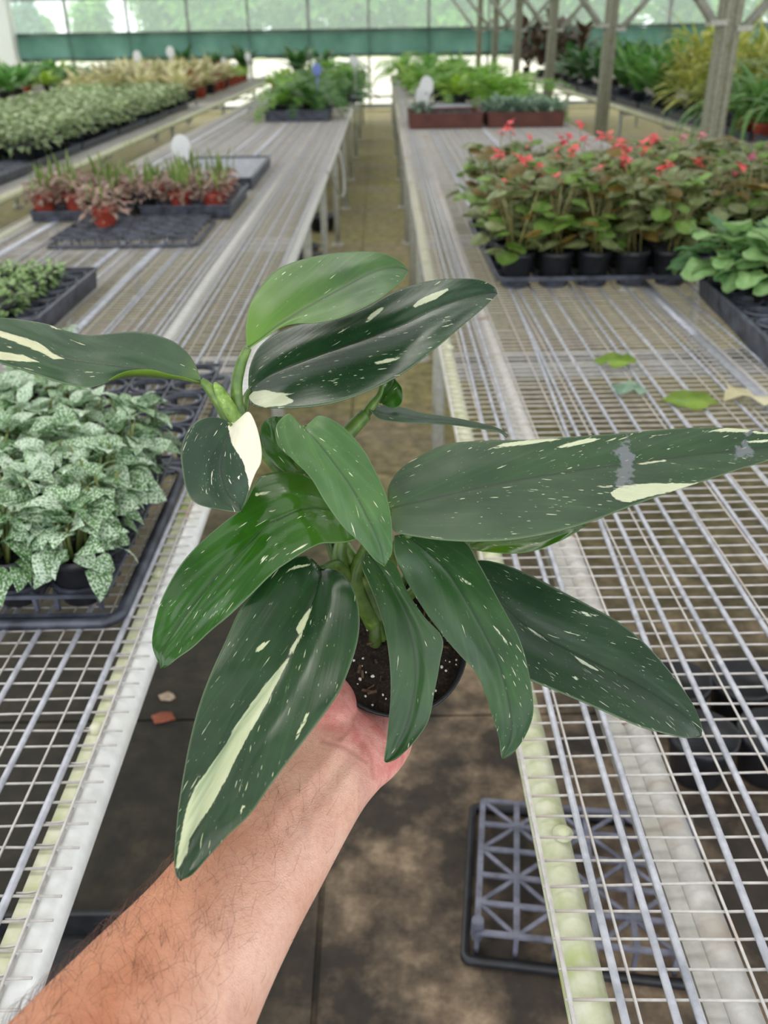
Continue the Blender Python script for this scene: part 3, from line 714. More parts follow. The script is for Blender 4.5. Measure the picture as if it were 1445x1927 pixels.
hero_leaf(plant, 'half_white_leaf', 'small hanging leaf, dark green on one half and creamy white on the other',
    [(432, 794, 440, 796, 452, 786), (405, 785, 437, 804, 468, 775), (375, 790, 430, 822, 482, 800), (352, 812, 421, 846, 491, 838), (341, 850, 416, 872, 491, 868), (344, 890, 418, 900, 480, 892), (352, 925, 428, 930, 470, 918), (372, 948, 442, 946, 463, 938), (418, 959, 450, 956, 458, 952), (455, 963, 455, 963, 455, 963)],
    [.645, .635, .625, .617, .61, .605], k=0.0001, fold=0.18, bulge=0.05, fleck=0.75, colors=((40, 66, 54), (54, 82, 66), (80, 116, 70)),
    cream=[c1((485, 990), (510, 1090), (550, 1150), (575, 1200), (598, 1290), (600, 1345), (620, 1330), (690, 1180), (700, 1050), (650, 930), (600, 890), (520, 950)), c1((535, 1260), (555, 1255), (548, 1290))], creamcol=(246, 242, 216), rough=0.4)
hero_leaf(plant, 'centre_leaf', 'pale mid-green leaf hanging in the centre, tip pointing down',
    [(556, 800, 571, 806, 584, 794), (544, 778, 578, 812, 600, 782), (520, 800, 592, 826, 626, 790), (522, 836, 612, 850, 655, 812), (552, 866, 636, 882, 684, 846), (585, 900, 655, 908, 705, 884), (610, 942, 674, 940, 724, 924), (644, 990, 690, 972, 735, 966), (676, 1020, 706, 1004, 738, 1010), (702, 1050, 717, 1034, 737, 1040), (718, 1061, 722, 1056, 731, 1054), (725, 1066, 725, 1066, 725, 1066)],
    [.643, .632, .622, .615, .612, .612], k=0.00015, fold=-0.15, bulge=0.02, fleck=0.5, colors=((70, 110, 72), (92, 132, 88), (110, 150, 80)), young=0.15, rough=0.36)
hero_leaf(plant, 'tucked_leaf', 'leaf tucked behind the centre leaf, only its rounded base showing',
    [(578, 893, 580, 885, 585, 875), (545, 893, 562, 868, 592, 850), (505, 862, 545, 845, 585, 822), (490, 818, 530, 818, 562, 800), (498, 792, 522, 798, 540, 786), (519, 784, 520, 784, 522, 784)],
    [.685, .68, .675, .672, .67], k=0.0003, fold=0.1, fleck=0.4, colors=((50, 92, 44), (72, 116, 60), (84, 128, 48)), young=0.5)
hero_leaf(plant, 'glossy_left_leaf', 'glossy bright green leaf arching over and hanging to the left',
    [(655, 955, 672, 985, 676, 1012), (625, 928, 640, 965, 660, 1019), (592, 905, 605, 957, 630, 1022), (562, 890, 580, 957, 606, 1023), (520, 888, 561, 961, 580, 1034), (484, 902, 530, 975, 545, 1056), (455, 955, 502, 989, 512, 1080), (420, 984, 462, 1030, 470, 1122), (376, 1022, 425, 1068, 430, 1160), (340, 1062, 390, 1106, 396, 1188), (312, 1110, 355, 1150, 362, 1219), (296, 1152, 328, 1190, 335, 1238), (286, 1212, 307, 1222, 318, 1252), (303, 1258, 303, 1258, 305, 1258)],
    [.672, .66, .648, .64, .632, .624, .617, .612, .608], k=0.0002, fold=-0.12, bulge=0.03, fleck=0.42, colors=((40, 82, 30), (60, 108, 44), (84, 132, 44)), young=0.5, rough=0.11,
    cream=[S(260, 840, 2.89, (630, 255), (700, 245), (740, 250), (690, 262), (635, 275)), S(260, 840, 2.89, (690, 350), (780, 340), (720, 356)), S(260, 840, 2.89, (820, 590), (850, 560), (935, 520), (900, 550)), S(260, 840, 2.89, (650, 650), (680, 600), (715, 580), (690, 620))])
hero_leaf(plant, 'front_leaf', 'big dark leaf hanging in front over the forearm with cream stripe',
    [(597, 1060, 604, 1070, 613, 1069), (575, 1046, 602, 1084, 640, 1077), (533, 1059, 594, 1112, 664, 1106), (490, 1098, 580, 1148, 676, 1152), (452, 1146, 565, 1185, 673, 1205), (425, 1204, 547, 1226, 655, 1264), (398, 1264, 525, 1268, 632, 1312), (376, 1322, 497, 1318, 594, 1365), (358, 1390, 466, 1366, 552, 1420), (346, 1452, 436, 1428, 510, 1476), (336, 1515, 408, 1486, 470, 1532), (331, 1570, 380, 1545, 430, 1570), (328, 1615, 356, 1594, 392, 1612), (331, 1645, 343, 1632, 362, 1646), (340, 1656, 340, 1656, 341, 1656)],
    [.662, .645, .628, .61, .59, .57, .548, .526, .508, .492], k=0.0002, fold=0.16, bulge=0.10, fleck=0.55, colors=((30, 60, 38), (44, 78, 50), (54, 92, 40)), rough=0.20, nu=96,
    cream=[S(300, 1040, 3.011, (905, 150), (870, 290), (820, 350), (770, 430), (790, 470), (740, 540), (730, 590), (620, 720), (520, 850), (410, 1010), (380, 1080), (270, 1230), (200, 1330), (150, 1450), (110, 1650), (88, 1790), (110, 1790), (160, 1700), (172, 1620), (230, 1530), (300, 1430), (380, 1280), (480, 1080), (600, 870), (730, 620), (800, 490), (860, 330)),
           S(300, 1040, 3.011, (537, 555), (580, 510), (635, 492), (590, 545), (545, 572)), S(300, 1040, 3.011, (872, 800), (850, 880), (790, 990), (738, 1130), (790, 1040), (845, 930)), S(300, 1040, 3.011, (680, 130), (760, 75), (860, 60), (850, 75), (760, 95)),
           S(300, 1040, 3.011, (445, 1495), (470, 1430), (490, 1430), (465, 1480)), S(300, 1040, 3.011, (580, 330), (660, 255), (640, 290)), S(300, 1040, 3.011, (770, 390), (790, 370), (750, 405))],
    marble=S(300, 1040, 3.011, (740, 540), (620, 720), (520, 850), (410, 1010), (270, 1230), (200, 1330), (140, 1560), (200, 1480), (330, 1250), (430, 1060), (560, 880), (690, 680)), creamcol=(206, 214, 172))
hero_leaf(plant, 'lower_centre_leaf', 'narrow leaf hanging straight down over the palm',
    [(686, 1044, 694, 1044, 705, 1044), (681, 1066, 712, 1066, 742, 1060), (694, 1098, 736, 1104, 766, 1112), (712, 1146, 760, 1148, 798, 1160), (726, 1196, 774, 1198, 832, 1200), (734, 1256, 782, 1256, 828, 1246), (735, 1306, 779, 1306, 817, 1306), (731, 1358, 766, 1362, 806, 1356), (727, 1400, 750, 1398, 778, 1397), (724, 1426, 736, 1424, 752, 1424), (724, 1434, 727, 1434, 733, 1434)],
    [.672, .655, .645, .638, .632, .628], k=0.00015, fold=0.10, bulge=0.05, fleck=0.5, colors=((42, 76, 44), (60, 98, 58), (80, 120, 60)), rough=0.35)
hero_leaf(plant, 'lower_right_leaf', 'broad leaf curving down right of the pot like a horn',
    [(742, 1008, 760, 1005, 786, 1006), (742, 1042, 796, 1032, 870, 1016), (757, 1079, 842, 1076, 902, 1062), (790, 1136, 874, 1124, 928, 1110), (830, 1192, 904, 1178, 952, 1154), (866, 1234, 930, 1228, 974, 1194), (894, 1264, 946, 1272, 990, 1242), (912, 1304, 957, 1320, 1001, 1300), (926, 1348, 963, 1366, 1003, 1345), (938, 1386, 960, 1396, 988, 1386), (943, 1416, 952, 1414, 965, 1418), (945, 1428, 946, 1428, 948, 1428)],
    [.665, .655, .64, .628, .618, .612, .61], k=0.0002, fold=-0.20, bulge=0.03, fleck=0.5, colors=((46, 80, 54), (66, 104, 68), (90, 130, 80)), rough=0.33,
    cream=[S(600, 980, 3.44, (1110, 655), (1150, 690), (1210, 770), (1270, 850), (1210, 790), (1150, 720)), S(600, 980, 3.44, (870, 335), (950, 380), (1045, 450), (960, 410))])
hero_leaf(plant, 'right_lower_leaf', 'dark pointed leaf reaching out low to the right over the bench',
    [(884, 1078, 886, 1084, 886, 1090), (898, 1055, 912, 1104, 905, 1150), (945, 1061, 946, 1138, 938, 1226), (1000, 1083, 990, 1178, 985, 1272), (1060, 1114, 1040, 1208, 1040, 1297), (1112, 1141, 1090, 1233, 1095, 1320), (1165, 1171, 1142, 1258, 1150, 1344), (1216, 1213, 1196, 1286, 1204, 1367), (1264, 1268, 1248, 1318, 1252, 1380), (1302, 1322, 1290, 1348, 1288, 1388), (1319, 1362, 1312, 1372, 1308, 1388), (1320, 1384, 1319, 1385, 1317, 1387)],
    [.684, .68, .675, .67, .665, .658, .652, .648], k=0.00035, fold=0.15, bulge=0.06, fleck=0.62, colors=((34, 62, 46), (48, 78, 58), (60, 96, 50)), rough=0.33,
    cream=[S(723, 1150, 2, (690, 150), (740, 180), (815, 225), (800, 228), (740, 195)), S(723, 1150, 2, (500, 40), (560, 70), (635, 128), (560, 85)), S(723, 1150, 2, (705, 245), (730, 245), (735, 262), (712, 258)), S(723, 1150, 2, (700, -8), (750, 0), (810, 22), (770, 22))], creamcol=(208, 216, 190))
R5 = lambda *p: S(720, 780, 1.993, *p)
hero_leaf(plant, 'right_leaf', 'longest leaf, flecked grey-green, reaching across to the right picture edge',
    [(730, 948, 735, 957, 737, 966), (731, 915, 760, 951, 742, 998), (756, 880, 800, 942, 795, 1011), (800, 852, 850, 931, 850, 1017), (850, 834, 905, 917, 905, 1018), (921, 829, 965, 905, 970, 1014), (1000, 827, 1035, 893, 1045, 1000), (1090, 821, 1115, 881, 1115, 980), (1170, 815, 1190, 872, 1190, 951), (1250, 808, 1262, 862, 1265, 924), (1325, 804, 1330, 854, 1335, 901), (1395, 807, 1395, 847, 1398, 880), (1450, 815, 1448, 841, 1452, 864), (1500, 828, 1495, 836, 1495, 846), (1530, 833, 1530, 833, 1530, 833)],
    [.648, .645, .645, .65, .655, .66, .666, .672, .68], k=0.00042, fold=0.10, bulge=0.05, fleck=0.66, colors=((50, 78, 58), (66, 96, 72), (96, 130, 60)), young=0.10, rough=0.42, nu=110,
    cream=[R5((402, 130), (450, 108), (560, 92), (695, 86), (640, 100), (520, 116)), R5((628, 132), (680, 110), (770, 88), (832, 90), (760, 110), (680, 126)), R5((945, 183), (1075, 167), (1072, 176), (955, 191)),
           R5((850, 292), (900, 265), (1000, 257), (1100, 257), (1195, 255), (1100, 285), (1000, 310), (920, 332), (868, 318)), R5((1195, 66), (1300, 46), (1385, 50), (1375, 68), (1270, 66)), R5((1360, 100), (1450, 92), (1450, 104), (1370, 108)), R5((1385, 60), (1450, 66), (1450, 74), (1390, 72)),
           R5((785, 268), (870, 264), (860, 274), (795, 274)), R5((435, 274), (545, 262), (540, 268), (445, 278)), R5((175, 455), (245, 466), (235, 470), (180, 462)), R5((995, 80), (1095, 66), (1080, 74), (1000, 84)), R5((680, 205), (730, 190), (700, 208)), R5((1062, 130), (1115, 114), (1110, 122), (1068, 134))],
    residue=[R5((885, 75), (930, 75), (925, 110), (955, 150), (945, 190), (940, 230), (955, 270), (865, 275), (875, 200), (868, 130)), R5((1350, 60), (1385, 60), (1370, 90), (1400, 140), (1390, 165), (1310, 170), (1315, 130), (1345, 100))], creamcol=(214, 220, 184))
hero_leaf(plant, 'hidden_right_leaf', 'small leaf showing its glossy edge below the long right leaf',
    [(882, 1020, 884, 1026, 884, 1032), (910, 1000, 915, 1018, 915, 1038), (960, 990, 962, 1016, 962, 1041), (1010, 984, 1012, 1010, 1012, 1034), (1055, 980, 1055, 1000, 1052, 1018), (1085, 984, 1085, 992, 1085, 1000), (1103, 988, 1103, 988, 1103, 988)],
    [.70, .70, .70, .70, .70], k=0.0005, fold=-0.1, fleck=0.35, colors=((52, 98, 30), (70, 118, 40), (110, 150, 40)), young=0.6, rough=0.2)
hero_leaf(plant, 'edge_on_leaf', 'thin leaf seen edge-on behind the centre leaf',
    [(690, 760, 692, 764, 696, 770), (722, 763, 716, 776, 716, 788), (755, 766, 755, 780, 755, 794), (794, 777, 794, 786, 794, 796), (849, 785, 849, 792, 849, 799), (904, 796, 904, 801, 904, 806), (938, 806, 938, 809, 938, 812), (956, 818, 955, 820, 953, 824)],
    [.712, .712, .715, .72, .725], k=0.0005, fold=0.0, bulge=0.0, dl=0.035, dr=-0.012, fleck=0.4, colors=((46, 78, 58), (66, 98, 78), (80, 116, 70)), rough=0.35)
hero_leaf(plant, 'curled_leaf', 'small curled young leaf behind the second leaf',
    [(714, 756, 716, 758, 720, 760), (712, 738, 722, 748, 742, 769), (714, 720, 732, 734, 757, 756), (722, 706, 740, 722, 756, 732), (738, 708, 742, 712, 746, 716)],
    [.718, .722, .728, .732], k=0.0003, fold=-0.2, fleck=0.1, colors=((44, 86, 30), (58, 104, 40), (84, 128, 48)), rough=0.25)

# lower margin of the far left leaf rolled under, showing its lime underside
up_ = [(376, 720, .660), (345, 711, .652), (320, 706, .646), (285, 697, .637), (250, 698, .628), (227, 704, .622), (204, 717, .616)]
lo_ = [(376, 722, .662), (345, 717, .662), (320, 714, .658), (288, 711, .650), (262, 709, .642), (235, 711, .634), (206, 718, .622)]
m = MB(); n_ = 24
m.add([dep(*catmull(up_, k / n_)) for k in range(n_ + 1)] + [dep(*catmull(lo_, k / n_)) for k in range(n_ + 1)], [(k, k + 1, n_ + 2 + k, n_ + 1 + k) for k in range(n_)])
o = hp(m.build('rolled_leaf_margin', M['under'], None, True)); sm = o.modifiers.new('blade', 'SOLIDIFY'); sm.thickness = 0.0007

bpy.context.view_layer.update()
for o in hero_parts:
    mw = o.matrix_world.copy(); o.parent = plant; o.matrix_parent_inverse = INV.copy(); o.matrix_basis = mw
for o in list(plant.children):
    if o.name.startswith('leaf') and o not in hero_parts: o.matrix_parent_inverse = INV.copy()
bpy.data.objects.remove(HP)

# ------------------------------------------------------------------ the forearm and hand carrying the pot
def loft(mb_, rings):
    n = len(rings[0]); b0 = len(mb_.v)
    vs = [p for r in rings for p in r]; fs = []
    for i in range(len(rings) - 1):
        for j in range(n):
            j2 = (j + 1) % n; fs.append((i * n + j, i * n + j2, (i + 1) * n + j2, (i + 1) * n + j))
    fs.append(tuple(reversed(range(n)))); fs.append(tuple((len(rings) - 1) * n + j for j in range(n)))
    mb_.add(vs, fs)
arm_st = [  # left x,y  right x,y  depth of centre  half thickness (m)  squareness
    (-230, 2160, 170, 2470, .385, .047), (-60, 1998, 290, 2290, .425, .047), (73, 1868, 392, 2134, .468, .045), (170, 1776, 450, 1995, .505, .042),
    (271, 1680, 500, 1871, .54, .039), (340, 1606, 548, 1772, .568, .035), (408, 1545, 597, 1682, .595, .031), (475, 1480, 640, 1600, .622, .027), (540, 1415, 676, 1533, .647, .024),
    (566, 1372, 704, 1496, .668, .0225), (588, 1338, 737, 1457, .69, .021), (600, 1318, 757, 1420, .72, .0185), (612, 1310, 768, 1400, .755, .0165), (630, 1305, 778, 1382, .79, .0145), (650, 1300, 784, 1366, .81, .012)]
rings = []
K = 60
for i in range(K + 1):
    lx, ly, rx, ry, d, th = catmull(arm_st, i / K)
    Lp, Rp = dep(lx, ly, d + .004), dep(rx, ry, d)
    lx2, ly2, rx2, ry2, d2, _ = catmull(arm_st, min(1, i / K + .01)); lx1, ly1, rx1, ry1, d1, _ = catmull(arm_st, max(0, i / K - .01))
    tng = (dep((lx2 + rx2) / 2, (ly2 + ry2) / 2, d2) - dep((lx1 + rx1) / 2, (ly1 + ry1) / 2, d1)).normalized()
    ax = (Rp - Lp) / 2; c0 = (Lp + Rp) / 2
    ax = ax - tng * ax.dot(tng) * 0.6
    nrm = ax.cross(tng).normalized()
    if nrm.dot(CAM - c0) < 0: nrm = -nrm
    ring = []
    t = i / K
    for j in range(28):
        an = 2 * PI * j / 28; ca, sa = math.cos(an), math.sin(an)
        e = 0.86
        px = math.copysign(abs(ca) ** e, ca); py = math.copysign(abs(sa) ** e, sa)
        # tendon ridges along the inner wrist
        ridge_ = 0.0
        if sa > 0 and .4 < t < .72: ridge_ = .0042 * (math.exp(-((px - .16) / .10) ** 2) + .9 * math.exp(-((px + .20) / .10) ** 2) - .6 * math.exp(-((px + .02) / .08) ** 2)) * math.sin(PI * (t - .4) / .32)
        ring.append(c0 + ax * px + nrm * (th * py + ridge_))
    rings.append(ring)
arm_mb = MB(); loft(arm_mb, rings)
def capsule(mb_, pts, rs):
    P = [tuple(p) for p in pts]; k = 6 * (len(P) - 1); path = []; rr = []
    for i in range(k + 1):
        path.append(catmull(P, i / k)); rr.append(catmull([(r,) for r in rs], i / k)[0])
    p0, p1 = Vector(path[0]), Vector(path[1]); q0, q1 = Vector(path[-1]), Vector(path[-2])
    path = [tuple(p0 + (p0 - p1).normalized() * rr[0] * .8)] + path + [tuple(q0 + (q0 - q1).normalized() * rr[-1] * .55), tuple(q0 + (q0 - q1).normalized() * rr[-1] * .9)]
    rr = [rr[0] * .4] + rr + [rr[-1] * .82, rr[-1] * .35]
    mb_.tube(path, rr, 12)
# thenar mound and thumb along the left side of the pot
capsule(arm_mb, [dep(600, 1380, .672), dep(628, 1345, .688), dep(634, 1318, .705), dep(618, 1285, .722)], [.013, .0165, .0155, .0125])
capsule(arm_mb, [dep(628, 1335, .70), dep(606, 1280, .728), dep(600, 1235, .745), dep(606, 1185, .752), dep(620, 1150, .752)], [.0145, .0115, .0108, .0100, .0085])
# hypothenar mound, little-finger side
capsule(arm_mb, [dep(684, 1470, .672), dep(718, 1432, .693), dep(740, 1400, .72), dep(750, 1382, .75)], [.012, .0155, .0155, .013])
capsule(arm_mb, [dep(672, 1392, .69), dep(700, 1366, .725), dep(725, 1345, .765)], [.013, .014, .013])
# four fingers folded behind the pot base
fx = [((664, 1306), (682, 1290), (705, 1245), (722, 1205), .0088), ((706, 1328), (722, 1300), (742, 1248), (754, 1196), .0092), ((752, 1348), (764, 1318), (778, 1266), (786, 1218), .0090), ((772, 1362), (780, 1336), (790, 1292), (798, 1256), .0080)]
for (a_, b_, c_, d_, r_) in fx:
    capsule(arm_mb, [dep(*a_, .795), dep(*b_, .838), dep(*c_, .858), dep(*d_, .846)], [r_ * 1.15, r_ * 1.05, r_ * .98, r_ * .85])
tmp = bpy.data.objects.new('tmp_arm', arm_mb.mesh('tmp_arm')); COL.objects.link(tmp)
md = tmp.modifiers.new('r', 'REMESH'); md.mode = 'VOXEL'; md.voxel_size = 0.0017
md2 = tmp.modifiers.new('s', 'SMOOTH'); md2.factor = 0.6; md2.iterations = 6
dg = bpy.context.evaluated_depsgraph_get(); ev = tmp.evaluated_get(dg)
arm_me = bpy.data.meshes.new_from_object(ev); arm_me.name = 'forearm_and_hand'
bpy.data.objects.remove(tmp)
# skin
N = Nodes('skin'); co = N.coord('Object')
at = N.n('Attribute'); at.attribute_name = 'palm'; pf = at.outputs['Fac']
at2 = N.n('Attribute'); at2.attribute_name = 'outer'; of = at2.outputs['Fac']
big = N.noise(co, 26, 3); fine = N.noise(co, 260, 4)
inner = N.ramp(big, [(0.32, lin((208, 160, 138))), (0.68, lin((226, 184, 164)))])
outer = N.ramp(big, [(0.32, lin((190, 124, 92))), (0.68, lin((208, 146, 114)))])
skin = N.mix(of, inner, outer)
palm = N.ramp(N.noise(co, 55, 3), [(0.34, lin((208, 124, 118))), (0.62, lin((230, 164, 154)))])
skin = N.mix(pf, skin, palm)
mp = N.n('Mapping'); N.l(co, mp.inputs[0]); mp.inputs['Rotation'].default_value = (0, 0, math.radians(32)); mp.inputs['Scale'].default_value = (60, 9, 9)
vein = N.ramp(N.noise(mp.outputs[0], 1.0, 2), [(0.60, (0, 0, 0)), (0.70, (1, 1, 1))])
skin = N.mix(N.math('MULTIPLY', vein, 0.25), skin, lin((176, 128, 122)))
skin = N.mix(N.math('MULTIPLY', N.math('SUBTRACT', fine, 0.45, clamp=True), 0.9), skin, lin((178, 104, 80)))
at3 = N.n('Attribute'); at3.attribute_name = 'crease'; cz_ = at3.outputs['Fac']
skin = N.mix(N.math('MULTIPLY', cz_, 0.32), skin, lin((168, 92, 80)))
N.col(skin)
crs = N.n('TexVoronoi'); crs.feature = 'DISTANCE_TO_EDGE'; crs.inputs['Scale'].default_value = 520; N.l(co, crs.inputs['Vector'])
hgt = N.math('ADD', N.math('MULTIPLY', crs.outputs['Distance'], 0.8), N.math('MULTIPLY', fine, 0.8))
hgt = N.math('ADD', hgt, N.math('MULTIPLY', vein, 1.2))
hgt = N.math('ADD', hgt, N.math('MULTIPLY', cz_, -1.2))
N.bump(hgt, 0.5, 0.0014)
N.b.inputs['Subsurface Weight'].default_value = 0.12; N.b.inputs['Subsurface Radius'].default_value = (0.006, 0.0025, 0.0015); N.b.inputs['Subsurface Scale'].default_value = 1.0
M['skin'] = N.set(rough=0.52, spec=0.35)
arm_me.materials.clear(); arm_me.materials.append(M['skin'])
wc = dep(612, 1470, .645); axd = (dep(675, 1400, .70) - dep(540, 1560, .62)).normalized()
lat = (dep(676, 1533, .647) - dep(540, 1415, .647)).normalized()
va, vo = [], []
for v in arm_me.vertices:
    s_ = (v.co - wc).dot(axd); l_ = (v.co - wc).dot(lat)
    va.append(max(0.0, min(1.0, (s_ - .002) / .035)))
    vo.append(max(0.0, min(1.0, (-0.004 - l_ - .12 * s_) / .06)))
cpx = []; cpy = []
for v in arm_me.vertices:
    d_ = v.co - CAM; z_ = d_.dot(cf); cpx.append(W / 2 + F * d_.dot(cr) / z_); cpy.append(H / 2 - F * d_.dot(cu) / z_)
cpx = np.array(cpx); cpy = np.array(cpy); best = np.full(cpx.shape, 1e9)
for line_ in ([(606, 1394), (645, 1404), (668, 1418), (690, 1432)], [(668, 1343), (662, 1368), (640, 1390)], [(683, 1395), (698, 1424), (703, 1462)], [(680, 1400), (684, 1428)]):
    for (xa, ya), (xb, yb) in zip(line_[:-1], line_[1:]): best = np.minimum(best, seg_d2(cpx, cpy, xa, ya, xb, yb))
at = arm_me.attributes.new('crease', 'FLOAT', 'POINT'); at.data.foreach_set('value', np.exp(-best / 22.0).astype(np.float32))
at = arm_me.attributes.new('palm', 'FLOAT', 'POINT'); at.data.foreach_set('value', va)
at = arm_me.attributes.new('outer', 'FLOAT', 'POINT'); at.data.foreach_set('value', vo)
arm_me.polygons.foreach_set('use_smooth', [True] * len(arm_me.polygons))
person = link('person', arm_me)
tag(person, 'bare forearm and open hand reaching in from lower left, carrying the potted plant', 'person')
# hairs
m = MB(); q = random.Random(11)
vl = [(v.co.copy(), v.normal.copy()) for v in arm_me.vertices]
cnt = 0
while cnt < 1500:
    p, nn = q.choice(vl)
    s_ = (p - wc).dot(axd); l_ = (p - wc).dot(lat)
    if s_ > -.02 or nn.dot((CAM - p).normalized()) < -0.15: continue
    w = max(0.04, min(1.0, (0.006 - l_ - .12 * (s_ + .05)) / .05))
    if q.random() > w: continue
    tg = (axd * q.uniform(.1, .7) - lat * q.uniform(-.3, .9)); tg = (tg - nn * tg.dot(nn)).normalized()
    sd_ = nn.cross(tg); L_ = q.uniform(.008, .019); cv = q.uniform(-.45, .45); pts = []
    for k in range(6):
        t = k / 5
        pts.append(p + tg * (L_ * t) + nn * (L_ * (.30 * math.sin(PI * t * .8))) + sd_ * (L_ * cv * t * t) - nn * .0004)
    m.tube(pts, [.00008, .00008, .00007, .00006, .00005, .00003], 3, False); cnt += 1
o = m.build('arm_hair', simple('brown_hair', (64, 40, 28), (104, 68, 48), 50, 0.5), person); o['kind'] = 'stuff'
# ------------------------------------------------------------------ trays, pots, tags
def rrect(x0, y0, x1, y1, r, z, n=5):
    pts = []
    for cx, cy, a0 in ((x1 - r, y0 + r, -PI / 2), (x1 - r, y1 - r, 0), (x0 + r, y1 - r, PI / 2), (x0 + r, y0 + r, PI)):
        for k in range(n + 1):
            a_ = a0 + PI / 2 * k / n; pts.append((cx + r * math.cos(a_), cy + r * math.sin(a_), z))
    return pts

def wall_ring(mb_, prof, x0, y0, x1, y1, r):
    """a rounded rectangle swept through (inset, z) pairs"""
    rings = [rrect(x0 + i, y0 + i, x1 - i, y1 - i, max(.004, r - i), z) for i, z in prof]
    n = len(rings[0]); vs = [p for g in rings for p in g]; fs = []
    for i in range(len(rings) - 1):
        for j in range(n):
            j2 = (j + 1) % n; fs.append((i * n + j, i * n + j2, (i + 1) * n + j2, (i + 1) * n + j))
    mb_.add(vs, fs)

def ring_tray(label, cx, cy, nx, ny, pitch, rz=0.0, h=0.042, z=BZ + 0.004, group='black cell trays', mat='tray', spread=0.0):
    """open tray: broad foot rim, rings for the pots on little legs, ribs between"""
    t = empty('plant_tray', (cx, cy, z), rz, label, 'tray', group)
    wx, wy = nx * pitch / 2 + .022, ny * pitch / 2 + .022
    m = MB(); wall_ring(m, [(.0, .006), (.001, .010), (.006, .011), (.014, .010), (.015, .004), (.006, .0), (.0, .0), (.0, .006)], -wx, -wy, wx, wy, .035); m.build('foot_rim', M[mat], t, True)
    m = MB()
    for i in range(nx):
        for j in range(ny):
            x = (i - (nx - 1) / 2) * pitch; y = (j - (ny - 1) / 2) * pitch; r = pitch * .455
            m.lathe([(r, h), (r - .004, h + .001), (r - .006, h - .008), (r - .004, h - .012), (r, h - .010), (r, h)], 18, (x, y, 0))
            for a_ in (PI / 4, 3 * PI / 4, 5 * PI / 4, 7 * PI / 4):
                m.tube([(x + r * math.cos(a_), y + r * math.sin(a_), h - .004), (x + r * 1.05 * math.cos(a_), y + r * 1.05 * math.sin(a_), .006)], .0042, 5)
    for i in range(nx + 1):
        x = (i - nx / 2) * pitch; m.box((x, 0, h - .004), (.004, ny * pitch, .006))
    for j in range(ny + 1):
        y = (j - ny / 2) * pitch; m.box((0, y, h - .004), (nx * pitch, .004, .006))
    for j in (0, ny): m.box((0, (j - ny / 2) * pitch, .006), (nx * pitch, .006, .006))
    m.build('cell_grid', M[mat], t)
    return t

def box_tray(label, x0, y0, x1, y1, h=.055, rz=0.0, z=BZ + .004, mat='tray', holes=None, group='black cell trays', name='plant_tray'):
    """solid-walled tray with a rolled lip"""
    cx, cy = (x0 + x1) / 2, (y0 + y1) / 2; wx, wy = (x1 - x0) / 2, (y1 - y0) / 2
    t = empty(name, (cx, cy, z), rz, label, 'tray', group)
    m = MB(); wall_ring(m, [(.012, 0), (.004, h - .006), (.0, h - .006), (.0, h), (.006, h + .001), (.009, h - .004), (.018, .004), (.018, .002), (.012, 0)], -wx, -wy, wx, wy, .02); m.build('side_wall', M[mat], t)
    m = MB()
    if holes:
        nx, ny = holes; px, py = (2 * wx - .04) / nx, (2 * wy - .04) / ny; r = min(px, py) * .44
        for i in range(nx):
            for j in range(ny):
                m.lathe([(r * .8, .004), (r * .93, h - .006), (r, h - .004), (r + .004, h - .006), (r, h - .012)], 16, ((i - (nx - 1) / 2) * px, (j - (ny - 1) / 2) * py, 0))
        for i in range(nx + 1): m.box(((i - nx / 2) * px, 0, h - .012), (.006, 2 * wy - .03, .008))
        for j in range(ny + 1): m.box((0, (j - ny / 2) * py, h - .012), (2 * wx - .03, .006, .008))
        m.build('cell_grid', M[mat], t)
    else:
        m.box((0, 0, .004), (2 * wx - .03, 2 * wy - .03, .006)); m.build('floor_panel', M[mat], t)
    return t

def pot_mesh(r, h, mat, sq=False):
    m = MB(); m.lathe([(0, 0), (r * .72, 0), (r * .74, .002), (r * .93, h * .78), (r * .95, h * .80), (r, h * .82), (r, h), (r * .95, h), (r * .9, h * .86), (0, h * .86)], 18)
    return m.mesh('pot', M[mat], True)
POTS = {k: pot_mesh(*k) for k in ((.041, .075, 'black'), (.034, .06, 'redpot'), (.054, .095, 'black'), (.075, .12, 'black'), (.05, .085, 'redpot'), (.075, .12, 'redpot'))}
M['dirt'] = simple('dark_peat', (30, 22, 17), (58, 44, 34), 300, 0.95)

# ------------------------------------------------------------------ foliage kinds
def rosette(n, L, Wd, el, droop, seed, br=.01, bz=(0, 0), fold=.25, nl=5, sh=.45, roll=.3, wave=0.0, mb_=None):
    q = random.Random(seed); m_ = mb_ or MB()
    for i in range(n):
        az = i * 2.39996 + q.uniform(-.3, .3); e = q.uniform(*el); r = br * math.sqrt(q.random())
        p = (r * math.cos(az), r * math.sin(az), q.uniform(*bz)); l_ = q.uniform(*L)
        m_.leaf(l_, q.uniform(*Wd), aim(p, az, e, q.uniform(-roll, roll)), nl, fold, q.uniform(*droop), sh, wave)
    return m_

